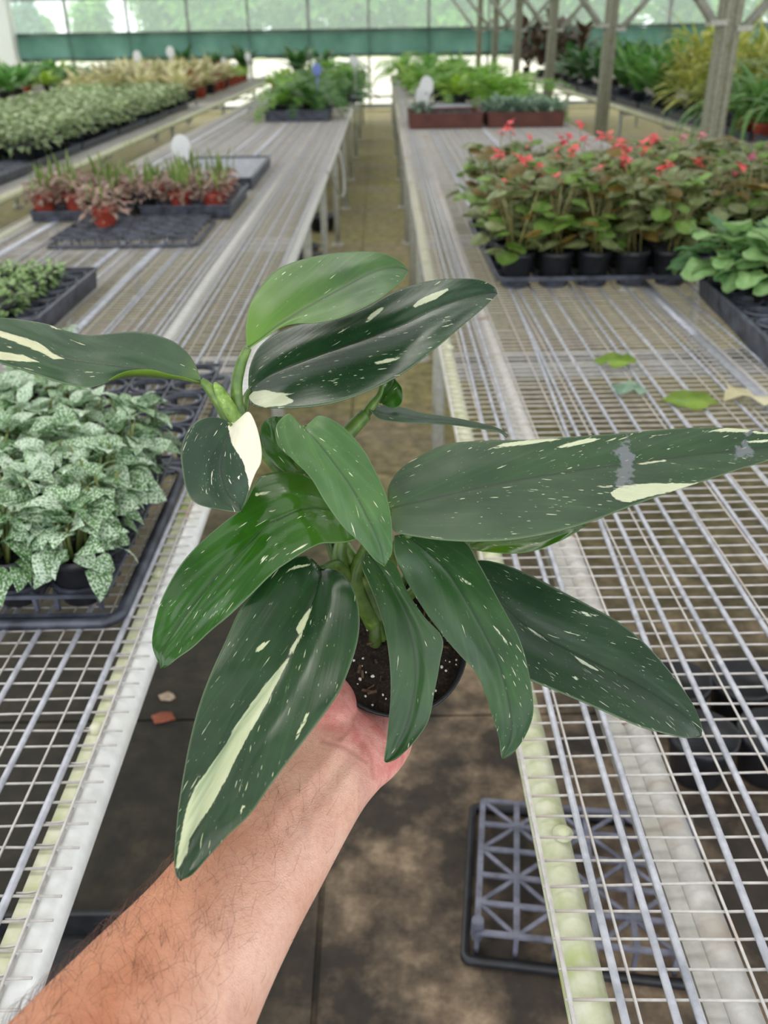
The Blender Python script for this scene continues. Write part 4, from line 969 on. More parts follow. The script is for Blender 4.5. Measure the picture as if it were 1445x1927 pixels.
M['frost'] = None
N = Nodes('frosted_leaf'); co = N.coord('Object')
f = N.noise(co, 330, 3, 0.7); g = N.noise(co, 26, 2)
base = N.ramp(g, [(0.35, lin((64, 112, 46))), (0.65, lin((108, 156, 78)))])
wht = N.mix(g, lin((222, 234, 218)), lin((190, 214, 184)))
oi = N.n('ObjectInfo'); mr = N.n('MapRange'); N.l(oi.outputs['Random'], mr.inputs[0]); mr.inputs[3].default_value = .47; mr.inputs[4].default_value = .58
fr = N.math('MULTIPLY', N.math('SUBTRACT', f, N.math('SUBTRACT', 1.0, mr.outputs[0])), 14.0, clamp=True)
colr = N.mix(fr, base, wht); N.col(colr); N.set(rough=.5)
tr = N.n('BsdfTranslucent'); N.l(colr, tr.inputs[0]); mx = N.n('MixShader'); mx.inputs[0].default_value = .2
N.l(N.b.outputs[0], mx.inputs[1]); N.l(tr.outputs[0], mx.inputs[2]); N.l(mx.outputs[0], N.out.inputs[0]); M['frost'] = N.m
M['ivy'] = foliage_mat('variegated_ivy', (112, 142, 88), (184, 200, 148), 60, .45, .25, (230, 236, 212))
M['fitton'] = foliage_mat('white_net_leaf', (92, 136, 58), (178, 204, 138), 130, .5, .25, (226, 236, 206))
M['pinkl'] = foliage_mat('pink_bronze_leaf', (134, 112, 92), (182, 152, 140), 70, .5, .25, (214, 186, 174))
M['spike'] = foliage_mat('soft_green_spike', (92, 120, 52), (128, 150, 76), 30, .5, .25)
M['fern'] = foliage_mat('deep_fern', (58, 104, 42), (88, 138, 58), 20, .45, .35, (116, 162, 74))
M['fernl'] = foliage_mat('bright_fern', (96, 148, 46), (136, 184, 70), 20, .45, .4, (168, 208, 100))
M['beg'] = foliage_mat('bronze_begonia_leaf', (104, 116, 68), (142, 150, 104), 24, .32, .3, (176, 182, 146))
M['begg'] = foliage_mat('green_begonia_leaf', (96, 132, 50), (136, 166, 82), 24, .4, .3)
M['begb'] = foliage_mat('brown_begonia_leaf', (108, 90, 40), (140, 118, 58), 24, .4, .3)
M['coral'] = foliage_mat('coral_petal', (230, 84, 90), (242, 118, 118), 60, .5, .3)
M['pink'] = foliage_mat('pink_petal', (232, 128, 156), (244, 166, 184), 60, .5, .3)
M['prim'] = foliage_mat('light_green_leaf', (116, 158, 92), (150, 186, 120), 28, .45, .35, (170, 204, 142))
M['primd'] = foliage_mat('mid_green_leaf', (76, 122, 72), (108, 152, 98), 28, .45, .3)
M['cream'] = foliage_mat('cream_tan_leaf', (168, 168, 112), (220, 214, 172), 26, .5, .3, (236, 222, 192))
M['tan'] = foliage_mat('rosy_tan_leaf', (152, 110, 84), (196, 160, 128), 26, .5, .2)
M['broad'] = foliage_mat('broad_green_leaf', (72, 122, 54), (112, 164, 82), 16, .4, .35)
M['lime'] = foliage_mat('lime_leaf', (120, 158, 46), (160, 190, 76), 16, .45, .3)
M['spider'] = foliage_mat('strap_green_leaf', (84, 134, 60), (124, 168, 92), 14, .4, .3, (190, 210, 166))
M['yellow'] = foliage_mat('yellow_striped_leaf', (144, 158, 66), (204, 204, 108), 30, .45, .3, (226, 222, 156))
M['dark'] = foliage_mat('dark_green_leaf', (50, 92, 44), (78, 124, 64), 12, .35, .25)
M['purple'] = foliage_mat('dark_bronze_leaf', (60, 46, 34), (92, 74, 52), 12, .45, .2)
M['silver'] = foliage_mat('silver_green_leaf', (96, 128, 104), (144, 168, 146), 30, .5, .2)

def mk(m_, name, mat): return m_.mesh(name, M[mat], True)

def frond_fern(seed, n=26, L=(.18, .30), el=(.3, 1.25)):
    q = random.Random(seed); m_ = MB()
    for i in range(n):
        az = i * 2.4 + q.uniform(-.3, .3); e = q.uniform(*el); l_ = q.uniform(*L); ang = e; p = Vector((0, 0, 0)); st = l_ / 9
        d0 = Vector((math.cos(az), math.sin(az), 0)); sd_ = Vector((-math.sin(az), math.cos(az), 0))
        for k in range(9):
            dv = d0 * math.cos(ang) + Vector((0, 0, math.sin(ang))); p2 = p + dv * st
            w = l_ * .22 * math.sin(PI * (k + 1.2) / 11)
            nrm = sd_.cross(dv)
            for sg in (-1, 1):
                tip = p + sd_ * (sg * w) + dv * (w * .45) - nrm * (w * .12)
                m_.add([p, p + dv * st * .75, tip], [(0, 1, 2)])
            p = p2; ang -= q.uniform(.13, .24)
    return m_

def stems(n, h, r, seed, spread=.3):
    q = random.Random(seed); m_ = MB(); tops = []
    for i in range(n):
        az = q.random() * 6.28; p0 = Vector((q.uniform(-r, r), q.uniform(-r, r), 0)); hh = h * q.uniform(.7, 1.1)
        p1 = p0 + Vector((math.cos(az) * spread * hh * .4, math.sin(az) * spread * hh * .4, hh * .5)); p2 = p0 + Vector((math.cos(az) * spread * hh, math.sin(az) * spread * hh, hh))
        m_.tube([p0, p1, p2], [.003, .0026, .002], 5); tops.append((p1, p2, az))
    return m_, tops

# shared meshes, a few of each kind
FOL = {}
FOL['ivy'] = [mk(rosette(95, (.026, .042), (.022, .034), (-.5, .7), (.2, .9), 40 + s, br=.085, bz=(-.01, .075), nl=3, sh=.25), 'foliage', 'ivy') for s in range(3)]
FOL['fitton'] = [mk(rosette(90, (.018, .028), (.014, .02), (-.4, .8), (.2, .8), 50 + s, br=.055, bz=(-.02, .025), nl=3, sh=.35), 'foliage', 'fitton') for s in range(2)]
FOL['pinkl'] = [mk(rosette(110, (.020, .034), (.012, .018), (-.5, .8), (.2, 1.0), 60 + s, br=.045, bz=(-.012, .045), nl=3), 'foliage', 'pinkl') for s in range(3)]
FOL['spike'] = [mk(rosette(5, (.045, .085), (.009, .012), (1.2, 1.55), (0, .15), 70 + s, br=.05, bz=(.02, .03), nl=3, sh=.6), 'spike', 'spike') for s in range(3)]
FOL['fern'] = [mk(frond_fern(80 + s), 'fronds', 'fern') for s in range(3)]
FOL['fernl'] = [mk(frond_fern(90 + s, 24, (.16, .3), (.4, 1.4)), 'fronds', 'fernl') for s in range(3)]
FOL['cream'] = [mk(rosette(24, (.12, .20), (.055, .075), (.3, 1.4), (.2, .8), 100 + s, br=.04, bz=(0, .05)), 'foliage', 'cream') for s in range(3)]
FOL['tan'] = [mk(rosette(20, (.10, .16), (.04, .055), (.4, 1.4), (.2, .8), 110 + s, br=.04, bz=(0, .05)), 'foliage', 'tan') for s in range(2)]
FOL['broad'] = [mk(rosette(34, (.08, .14), (.045, .065), (.1, 1.3), (.3, .9), 120 + s, br=.06, bz=(0, .06)), 'foliage', 'broad') for s in range(3)]
FOL['lime'] = [mk(rosette(30, (.08, .14), (.035, .05), (.2, 1.3), (.3, .9), 130 + s, br=.05, bz=(0, .04)), 'foliage', 'lime') for s in range(2)]
FOL['spider'] = [mk(rosette(46, (.26, .42), (.018, .026), (.5, 1.45), (1.0, 2.2), 140 + s, br=.02, nl=8, sh=.35), 'foliage', 'spider') for s in range(3)]
FOL['yellow'] = [mk(rosette(90, (.12, .22), (.018, .026), (-.1, 1.4), (.4, 1.2), 150 + s, br=.05, bz=(.0, .26), nl=5), 'foliage', 'yellow') for s in range(3)]
FOL['dark'] = [mk(rosette(30, (.18, .32), (.06, .09), (.4, 1.45), (.2, 1.0), 160 + s, br=.04, bz=(0, .1)), 'foliage', 'dark') for s in range(3)]
FOL['broadt'] = [mk(rosette(24, (.22, .40), (.06, .085), (.7, 1.5), (.2, .8), 165 + s, br=.04, bz=(0, .08)), 'foliage', 'broad') for s in range(2)]
FOL['purple'] = [mk(rosette(60, (.12, .22), (.03, .045), (.2, 1.4), (.3, 1.2), 170 + s, br=.06, bz=(0, .25)), 'foliage', 'purple') for s in range(2)]
FOL['silver'] = [mk(rosette(70, (.04, .08), (.02, .03), (-.1, 1.2), (.3, 1.0), 180 + s, br=.075, bz=(0, .06), nl=3), 'foliage', 'silver') for s in range(2)]

def potted(name, label, cat, group, loc, pot, fol, q, sc=1.0, extra=None, hpot=None):
    r_, h_, mt = pot
    t = empty(name, loc, q.uniform(0, 6.28), label, cat, group)
    link('pot', POTS[pot], t)
    for key in ([fol] + (extra or [])):
        o_ = link('spikes' if key == 'spike' else 'foliage', q.choice(FOL[key]), t, (0, 0, h_ * .86))
        s_ = sc * q.uniform(.88, 1.12); o_.scale = (s_, s_, s_ * q.uniform(.9, 1.1)); o_.rotation_euler = (0, 0, q.uniform(0, 6.28)); o_['kind'] = 'stuff'
    return t

BT = BZ + .0035                                  # top of the bench wires
# ---------------- near left: two open trays of frosted plants
T1 = (-.375 - .176, 1.2)
ring_tray('open black ring tray on left bench full of frosted plants', T1[0], T1[1], 4, 5, .088)
T2 = (-.365 - .176, 1.69)
ring_tray('half-empty black ring tray behind the full tray of frosted plants', T2[0], T2[1], 4, 5, .088)
LEAFM = []
for s in range(4):
    m = MB(); m.leaf(.043 + .003 * s, .034 + .002 * s, Matrix.Identity(4), 8, .12, .6 + .25 * s, .22, .14); LEAFM.append(m.mesh('leaf', M['frost'], True))
STEMM = [stems(7, .085, .018, 300 + s, .35)[0].mesh('stems', M['stem'], True) for s in range(3)]
def frosted(label, x, y, q, nleaf=40):
    t = empty('frosted_plant', (x, y, BT + .012), q.uniform(0, 6.28), label, 'plant', 'frosted white and green plants on the left bench')
    link('pot', POTS[(.041, .075, 'black')], t)
    o_ = link('stems', q.choice(STEMM), t, (0, 0, .065)); o_['kind'] = 'stuff'
    for i in range(nleaf):
        az = i * 2.39996 + q.uniform(-.3, .3); u = (i + .5) / nleaf
        rad = .050 * math.sqrt(u) * q.uniform(.6, 1.1); z = .062 + .075 * (1 - u ** 1.5) + q.uniform(-.012, .012)
        e = .75 - 1.05 * u + q.uniform(-.25, .25)
        o_ = link('leaf', q.choice(LEAFM), t)
        o_.matrix_basis = aim((rad * math.cos(az), rad * math.sin(az), z), az + q.uniform(-.5, .5), e + q.uniform(-.3, .4), q.uniform(-.8, .8)) @ Matrix.Scale(q.uniform(.65, 1.1), 4)
    return t
q = random.Random(21)
for r in range(5):
    for c in range(4):
        x = T1[0] + (1.5 - c) * .088; y = T1[1] + (r - 2) * .088
        if r == 0 and c == 3: continue
        lab = 'frosted white-green plant, %s from the aisle in %s row of the full ring tray' % (nth(c), ['front', 'second', 'middle', 'fourth', 'back'][r])
        frosted(lab, x, y, q, 64 if r < 2 or c < 2 else 48)
for i, (c, r) in enumerate(((3, 0), (3, 1), (3, 2), (3, 3), (2, 0))):
    frosted('frosted white-green plant, %s from the front in the half-empty ring tray' % nth(i) if i < 4 else 'frosted white-green plant standing alone nearest the aisle in the half-empty tray', T2[0] + (1.5 - c) * .088, T2[1] + (r - 2) * .088, q, 34)

# ---------------- left: deep tray with net-leaf plants
box_tray('deep black tray of white-veined creepers at the left picture edge', -1.26, 2.22, -.885, 2.80, .06, 0.0, holes=(4, 6))
q = random.Random(31); k = 0
for r in range(5):
    for c in range(3):
        x = -1.005 - c * .088; y = 2.30 + r * .092
        potted('netleaf_plant', 'small white-veined creeping plant, %s from the aisle, %s row of the deep left tray' % (nth(c), ['front', 'second', 'third', 'fourth', 'back'][r]), 'plant', 'white-veined creepers on the left bench', (x, y, BT + .012), (.034, .06, 'redpot') if False else (.041, .075, 'black'), 'fitton', q, 1.0)

# ---------------- left middle: trays with pink plants in red pots
ring_tray('empty low black ring tray in front of the pink plants', -.97, 3.60, 6, 5, .088, 0.0, .036)
box_tray('black solid-walled tray right under the pink plants nearest the aisle', -1.03, 3.90, -.63, 4.50, .06, holes=(4, 6))
box_tray('black solid-walled tray under the left half of pink plants', -1.50, 3.90, -1.06, 4.50, .045, holes=(4, 6))
q = random.Random(41)
potted('pink_plant', 'pink-leaved plant in a red pot standing alone in the empty ring tray', 'plant', 'pink plants in red pots', (-1.10, 3.655, BT + .014), (.05, .085, 'redpot'), 'pinkl', q, 1.5, ['spike'])
for r in range(3):
    for c in range(6):
        x = -.72 - c * .148 + q.uniform(-.01, .01); y = 3.99 + r * .18 + q.uniform(-.01, .01)
        if r == 0 and c == 3: pt = (.054, .095, 'black')
        else: pt = (.05, .085, 'redpot') if (c, r) != (2, 0) else (.054, .095, 'black')
        potted('pink_plant', 'pink-leaved plant with green spikes, %s from the aisle, %s row of the pink trays' % (nth(c), ['front', 'middle', 'back'][r]), 'plant', 'pink plants in red pots', (x, y, BT + .014), pt, 'pinkl', q, 1.45, ['spike', 'spike'] if q.random() < .8 else None)
def slat_tray(label, x0, y0, x1, y1, n=9):
    t = empty('slatted_tray', ((x0 + x1) / 2, (y0 + y1) / 2, BT), 0, label, 'tray', 'slatted trays'); wx, wy = (x1 - x0) / 2, (y1 - y0) / 2
    m = MB(); wall_ring(m, [(.006, 0), (0, .055), (-.004, .06), (.012, .062), (.014, .055), (.02, .004), (.006, 0)], -wx, -wy, wx, wy, .02); m.build('side_wall', M['tray'], t)
    for i in range(n):
        m = MB(); m.box((0, -wy + (i + .5) * 2 * wy / n, .045), (2 * wx - .03, 2 * wy / n * .45, .012)); m.build('slat', M['bar'], t)
    return t
slat_tray('grey slatted tray on left bench behind the pink plants', -1.10, 4.70, -.64, 5.60, 11)
def plant_tag(label, loc, s=1.0, rz=0.0, mat='white'):
    t = empty('plant_label', loc, rz, label, 'plant label', 'white plant labels')
    hz = loc[2] - BT; t.location.z = BT
    m = MB(); m.box((0, 0, (hz + .10 * s) / 2), (.022 * s, .003, hz + .10 * s)); m.build('stake', M[mat], t)
    m = MB(); prof = []
    for k in range(16):
        a_ = 2 * PI * k / 16; prof.append((.042 * s * math.cos(a_), hz + .135 * s + .055 * s * math.sin(a_)))
    vs = [(x, -.0015, z) for x, z in prof] + [(x, .0015, z) for x, z in prof]
    m.add(vs, [tuple(range(16)), tuple(reversed(range(16, 32)))] + [(j, 16 + j, 16 + (j + 1) % 16, (j + 1) % 16) for j in range(16)]); m.build('oval_plate', M[mat], t)
    return t
plant_tag('white oval plant label standing in the slatted tray behind pink plants', (-.98, 4.70, BT + .05), 1.15, .3)

# ---------------- left far: ferns
q = random.Random(51)
box_tray('black tray under the nearest deep green ferns', -1.02, 8.6, -.42, 9.15, .09)
sp = [(-.88, 8.85), (-.62, 8.95), (-.86, 9.5), (-.55, 9.6), (-.95, 10.2), (-.62, 10.4), (-.36, 10.6), (-.9, 11.2), (-.55, 11.4), (-.38, 11.6), (-.85, 12.4), (-.5, 12.6), (-.38, 12.9), (-.8, 13.8), (-.5, 14.2), (-.4, 14.9), (-.8, 15.6), (-.5, 16.0), (-.45, 17.0)]
for i, (x, y) in enumerate(sp):
    potted('potted_fern', 'deep green bushy fern, %s from the front of the fern group left of the aisle' % nth(i), 'plant', 'ferns on the left bench', (x, y, BT + (.01 if y < 9.2 else .001)), (.075, .12, 'black'), 'fern' if i % 4 else 'fernl', q, 1.75 if i % 3 else 1.5)
box_tray('low black tray right of the ferns farther down the bench', -.42, 10.9, -.16, 12.2, .05)
for i, (x, y, mt) in enumerate(((-.62, 10.1, 'blue'), (-.28, 12.6, 'white'), (-.33, 13.3, 'white'))):
    plant_tag(['blue plant label in the ferns', 'white plant label in the ferns nearer the front', 'white plant label in the ferns near the back'][i], (x, y, BT + .22), 1.1, .2, mt)

# ---------------- far left bench: ivy, then cream and tan plants, then lime
q = random.Random(61)
rows = [5.75 + .26 * k for k in range(19)]
for r, y in enumerate(rows):
    for c in range(4):
        x = -2.17 - c * .29 + q.uniform(-.02, .02)
        potted('variegated_ivy', 'pale variegated ivy pot, %s from the aisle in %s row of ivies' % (nth(c), nth(r)), 'plant', 'variegated ivies on the far left bench', (x, y + q.uniform(-.02, .02), BT + .012), (.075, .12, 'black'), 'ivy', q, 1.75)
for k in range(5):
    box_tray('black tray under the ivies, %s from the front' % nth(k), -2.62, 5.6 + k * .98, -2.04, 6.54 + k * .98, .05)
box_tray('empty black tray at the near end of the ivy bench', -2.62, 4.6, -2.02, 5.5, .05, holes=(6, 9))
for r in range(9):
    y = 10.95 + r * .42
    for c in range(4):
        x = -2.25 - c * .36 + q.uniform(-.03, .03); key = 'cream' if q.random() < .85 else 'tan'
        potted('cream_leaf_plant', '%s-leaved upright plant, %s from the aisle in %s row behind the ivies' % ('cream' if key == 'cream' else 'rosy tan', nth(c), nth(r)), 'plant', 'cream-leaved plants on the far left bench', (x, y, BT + .002), (.075, .12, 'redpot') if q.random() < .5 else (.075, .12, 'black'), key, q, 1.8)
for r in range(4):
    for c in range(3):
        potted('lime_plant', 'lime green plant, %s from the aisle in %s row behind the cream plants' % (nth(c), nth(r)), 'plant', 'lime green plants', (-2.25 - c * .4, 14.9 + r * .45, BT + .002), (.075, .12, 'redpot'), 'lime', q, 1.4)
for i, (x, y) in enumerate(((-2.3, 16.9), (-2.8, 17.1), (-2.0 - 1.35, 17.0), (-1.3, 16.6), (-.95, 17.3), (-1.25, 15.4))):
    potted('broadleaf_plant', 'tall dark broad-leaved plant, %s of the clump before the green screen' % nth(i), 'plant', 'tall dark plants near the end wall', (x, y, BT + .002), (.075, .12, 'black'), 'dark', q, 1.5)
for i, (x, y) in enumerate(((-1.3, 12.6), (-1.25, 13.3), (-1.3, 14.2), (-.95, 14.9))):
    potted('lime_plant', 'bright yellow-green plant, %s beside the ferns left of the aisle' % nth(i), 'plant', 'lime green plants', (x, y, BT + .002), (.075, .12, 'redpot'), 'lime', q, 1.6)
for i, (x, y, z, s) in enumerate(((-3.35, 8.0, .3, 1.6), (-3.22, 8.0, .22, 1.6), (-3.1, 12.8, .38, 1.5), (-2.75, 13.2, .42, 1.5), (-2.3, 11.7, .22, 1.5), (-1.9 - .35, 14.5, .28, 1.3), (-2.1, 16.1, .3, 1.4))):
    plant_tag('white round plant label, %s from the left on the far left bench' % nth(i), (x, y, BT + z - .09), s * .85, .1)
# bench along the left wall
for r in range(14):
    y = 7.2 + r * .78
    for c in range(4):
        key = q.choice(['broad', 'broad', 'broad', 'lime', 'fern', 'silver']); x = -4.6 - c * .5 + q.uniform(-.08, .08)
        potted('green_potted_plant', 'green plant, %s from the front and %s from the aisle on the leftmost bench' % (nth(r), nth(c)), 'plant', 'mixed green plants on the leftmost bench', (x, y, BT + .002), (.075, .12, 'redpot') if q.random() < .3 else (.075, .12, 'black'), key, q, 1.9)

# ---------------- right bench: begonias
M['begstem'] = foliage_mat('begonia_stem', (120, 116, 66), (150, 142, 92), 30)
def round_leaf(L, Wd, seed, mat):
    """asymmetric rounded leaf, cupped"""
    q = random.Random(seed); m_ = MB(); n = 12; vs = [(0, 0, 0)]; fs = []
    for ring, rr in ((0, .55), (1, 1.0)):
        for k in range(n):
            a_ = -PI / 2 + 2 * PI * k / n; r = rr * (1 - .45 * math.exp(-((abs(a_ + PI / 2) if a_ < PI / 2 else abs(a_ - 3 * PI / 2)) / .45) ** 2)) * (1 + .06 * q.uniform(-1, 1))
            x = math.cos(a_) * Wd * .5 * r * (1.1 if math.cos(a_) > 0 else .9); y = L * .38 + math.sin(a_) * L * .5 * r
            vs.append((x, y, -.18 * L * rr * rr + .03 * L * math.sin(3 * a_ + seed) * rr + .05 * abs(x)))
    vs[0] = (0, L * .3, .0)
    for k in range(n):
        k2 = (k + 1) % n; fs.append((0, 1 + k, 1 + k2)); fs.append((1 + k, 1 + n + k, 1 + n + k2, 1 + k2))
    m_.add(vs, fs); return m_.mesh('leaf', M[mat], True)
BLEAF = [round_leaf(.06, .055, s, mt) for s, mt in enumerate(['beg', 'beg', 'beg', 'begg', 'begb', 'beg', 'begg'])]
def flower_mesh(seed, mat):
    q = random.Random(seed); m_ = MB()
    for i in range(7): m_.leaf(.020, .018, aim((0, 0, q.uniform(-.01, .01)), i * .9, q.uniform(-.6, .9)), 3, .15, .4, .2)
    return m_.mesh('flower', M[mat], True)
FLW = [flower_mesh(s, 'coral') for s in range(3)]; FLP = [flower_mesh(s + 9, 'pink') for s in range(2)]
BFOL = []
for s in range(4):          # joined foliage for the back rows
    m = MB(); q = random.Random(400 + s); m.mi = 0
    sm, tops = stems(8, .21, .02, 410 + s, .32); m.v, m.f, m.m = sm.v, sm.f, [0] * len(sm.f)
    for i in range(34):
        az = i * 2.4 + q.uniform(-.4, .4); z = q.uniform(.04, .24); rad = q.uniform(.02, .09) * (1.15 - .4 * (z - .04) / .2); src = q.choice(BLEAF); mm = aim((rad * math.cos(az), rad * math.sin(az), z), az, q.uniform(-.5, .6), q.uniform(-.5, .5)) @ Matrix.Scale(q.uniform(.8, 1.25), 4)
        m.mi = 1 + [mm_.name for mm_ in (M['beg'], M['begg'], M['begb'])].index(src.materials[0].name)
        m.add([mm @ v.co for v in src.vertices], [tuple(p.vertices) for p in src.polygons])
    BFOL.append(m.mesh('foliage', [M['begstem'], M['beg'], M['begg'], M['begb']], True))
BSTEM = [stems(8, .22, .02, 450 + s, .3)[0].mesh('stems', M['begstem'], True) for s in range(3)]
def begonia(label, x, y, q, detailed, pink=False, nf=2, sc=1.0):
    t = empty('begonia', (x, y, BT + .01), q.uniform(0, 6.28), label, 'plant', 'begonias in bloom on the right bench')
    link('pot', POTS[(.054, .095, 'black')], t)
    if detailed:
        o_ = link('stems', q.choice(BSTEM), t, (0, 0, .08)); o_['kind'] = 'stuff'
        for i in range(30):
            az = i * 2.4 + q.uniform(-.4, .4); z = .08 + q.uniform(.03, .24); rad = q.uniform(.02, .09)
            o_ = link('leaf', q.choice(BLEAF), t)
            o_.matrix_basis = aim((rad * math.cos(az), rad * math.sin(az), z), az, q.uniform(-.5, .6), q.uniform(-.5, .5)) @ Matrix.Scale(q.uniform(.8, 1.3), 4)
    else:
        o_ = link('foliage', q.choice(BFOL), t, (0, 0, .08)); o_['kind'] = 'stuff'; o_.scale = (sc, sc, sc * q.uniform(.85, 1.08))
    for i in range(nf):
        az = q.uniform(0, 6.28); rad = q.uniform(.02, .08); z = .08 + q.uniform(.16, .31)
        fl = link('flower', q.choice(FLP if pink else FLW), t, (rad * math.cos(az), rad * math.sin(az), z)); s_ = q.uniform(1.1, 1.7); fl.scale = (s_, s_, s_)
        m = MB(); m.tube([(rad * .3 * math.cos(az), rad * .3 * math.sin(az), .2), (rad * math.cos(az), rad * math.sin(az), z)], .0016, 5); sk = m.build('flower_stalk', M['begstem'], t); fl.parent = sk
q = random.Random(77)
def carry_tray(label, x0, y0, x1, y1):
    t = empty('pot_carrier', ((x0 + x1) / 2, (y0 + y1) / 2, BT), 0, label, 'tray', 'begonia pot carriers'); wx, wy = (x1 - x0) / 2, (y1 - y0) / 2
    m = MB(); wall_ring(m, [(.0, .028), (.0, .036), (.004, .038), (.012, .036), (.012, .028), (.0, .028)], -wx, -wy, wx, wy, .03); m.build('rim', M['tray'], t, True)
    m = MB(); nx = round(2 * wx / .115); ny = round(2 * wy / .115)
    for i in range(nx + 1): m.box((-wx + i * 2 * wx / nx, 0, .03), (.008, 2 * wy - .02, .008))
    for j in range(ny + 1): m.box((0, -wy + j * 2 * wy / ny, .03), (2 * wx - .02, .008, .008))
    for i in range(nx):
        for j in range(ny): m.lathe([(.05, .03), (.043, .0), (.0, .0)], 12, (-wx + (i + .5) * 2 * wx / nx, -wy + (j + .5) * 2 * wy / ny, 0))
    m.build('cup_grid', M['tray'], t); return t
carry_tray('black pot carrier holding the front begonias', .357, 2.672, .957, 3.13)
carry_tray('black pot carrier under the middle begonias', .357, 3.15, .957, 3.62)
carry_tray('black pot carrier under the begonias behind the pale green plants', .98, 2.9, 1.53, 3.7)
for r in range(4):
    for c in range(5):
        begonia('coral-flowered bronze begonia, %s from the aisle in %s row of the left begonia block' % (nth(c), ['front', 'second', 'third', 'fourth'][r]), .417 + c * .1195 + q.uniform(-.006, .006), 2.732 + r * .1195, q, r < 2, False, 1 if (c + r) % 2 else 2 if r else 0)
for r in range(4):
    for c in range(5):
        begonia('coral-flowered bronze begonia, %s from the aisle in %s row of the rear begonia block' % (nth(c), ['front', 'second', 'third', 'back'][r]), .417 + c * .1195, 3.21 + r * .15 + q.uniform(-.01, .01), q, False, False, 1 if (c * 2 + r) % 3 else 0)
for r in range(6):
    for c in range(4):
        begonia('begonia, %s from the left in %s row of the block behind the pale green plants' % (nth(c), nth(r)), 1.05 + c * .14 + q.uniform(-.01, .01), 2.98 + r * .14, q, False, c + r > 2, 1 if (c + r) % 2 else 0)

# ---------------- right: pale green leafy plants in a deep tray
tr2 = box_tray('deep black cell tray with pale green leafy plants at the right edge', .905, 1.90, 1.30, 2.58, .065, math.radians(-4), holes=(4, 6))
PLEAF = []
for s in range(4):
    q = random.Random(500 + s); m = MB(); n = 16; L = .085; vs = [(0, .02, 0)]; fs = []
    for rr in (.5, 1.0):
        for k in range(n):
            a_ = -PI / 2 + 2 * PI * k / n; lob = 1 + .13 * math.cos(5 * a_ + s) ; r = rr * lob
            x = math.cos(a_) * L * .46 * r; y = L * .5 + math.sin(a_) * L * .5 * r
            vs.append((x, y, -.22 * L * rr * rr * (y / L) + .06 * L * math.sin(2.5 * a_ + s) * rr + .22 * abs(x)))
    vs[0] = (0, L * .45, 0)
    for k in range(n):
        k2 = (k + 1) % n; fs += [(0, 1 + k, 1 + k2), (1 + k, 1 + n + k, 1 + n + k2, 1 + k2)]
    m.add(vs, fs); PLEAF.append(m.mesh('leaf', M['prim' if s < 3 else 'primd'], True))
PST = [stems(12, .075, .012, 520 + s, .7)[0].mesh('stems', M['stem'], True) for s in range(2)]
q = random.Random(88)
for i, (x, y, n) in enumerate(((1.045, 2.33, 42), (1.19, 2.37, 38), (.97, 2.47, 36), (1.12, 2.50, 34), (1.23, 2.52, 30))):
    t = empty('leafy_plant', (x, y, BT + .012), q.uniform(0, 6.28), ['pale green lobed-leaf plant at the front of the deep right tray', 'pale green lobed-leaf plant farthest right in the deep tray', 'pale green lobed-leaf plant touching the front begonias', 'pale green lobed-leaf plant second in the back row', 'pale green lobed-leaf plant at the right end of the back row'][i], 'plant', 'pale green leafy plants')
    link('pot', POTS[(.054, .095, 'black')], t); o = link('stems', q.choice(PST), t, (0, 0, .085)); o['kind'] = 'stuff'
    for k in range(n):
        az = k * 2.4 + q.uniform(-.3, .3); u = (k + .5) / n; rad = .085 * math.sqrt(u); z = .10 + .085 * (1 - u) + q.uniform(-.01, .015)
        o = link('leaf', q.choice(PLEAF), t); o.matrix_basis = aim((rad * math.cos(az), rad * math.sin(az), z), az, .6 - 1.0 * u + q.uniform(-.2, .2), q.uniform(-.4, .4)) @ Matrix.Scale(q.uniform(.7, 1.1), 4)

# ---------------- fallen leaves on the right bench
for i, (px, py, mt, s, lab) in enumerate(((1153, 684, 'lime', .085, 'torn lime green fallen leaf on right bench'), (1183, 738, 'silver', .07, 'pale grey-green fallen leaf on right bench'), (1297, 757, 'lime', .10, 'curled bright green fallen leaf on right bench'), (1408, 752, 'fallen', .10, 'dry cream-yellow fallen leaf on right bench by the rail'))):
    if mt == 'fallen' and 'fallen' not in M: M['fallen'] = foliage_mat('dry_yellow_leaf', (216, 208, 164), (232, 226, 190), 30, .6, .2)
    p = onz(px, py, BT + .004); qq = random.Random(600 + i); vs = [(0, 0, .012)]; n = 14
    for k in range(n):
        a_ = 2 * PI * k / n; r = s * .5 * (1 + .35 * qq.uniform(-1, 1)); vs.append((r * 1.05 * math.cos(a_), r * .75 * math.sin(a_), .003 + .02 * qq.random()))
    vs += [(v[0], v[1], v[2] - .0012) for v in vs]; b_ = n + 1
    fs = [(0, 1 + k, 1 + (k + 1) % n) for k in range(n)] + [(b_, b_ + 1 + (k + 1) % n, b_ + 1 + k) for k in range(n)] + [(1 + k, b_ + 1 + k, b_ + 1 + (k + 1) % n, 1 + (k + 1) % n) for k in range(n)]
    m = MB(); m.add(vs, fs); o = m.build('fallen_leaf', M[mt], None, True, (p.x, p.y, BT + .001)); o.rotation_euler = (0, 0, qq.uniform(-.6, .6)); tag(o, lab, 'leaf', 'fallen leaves')

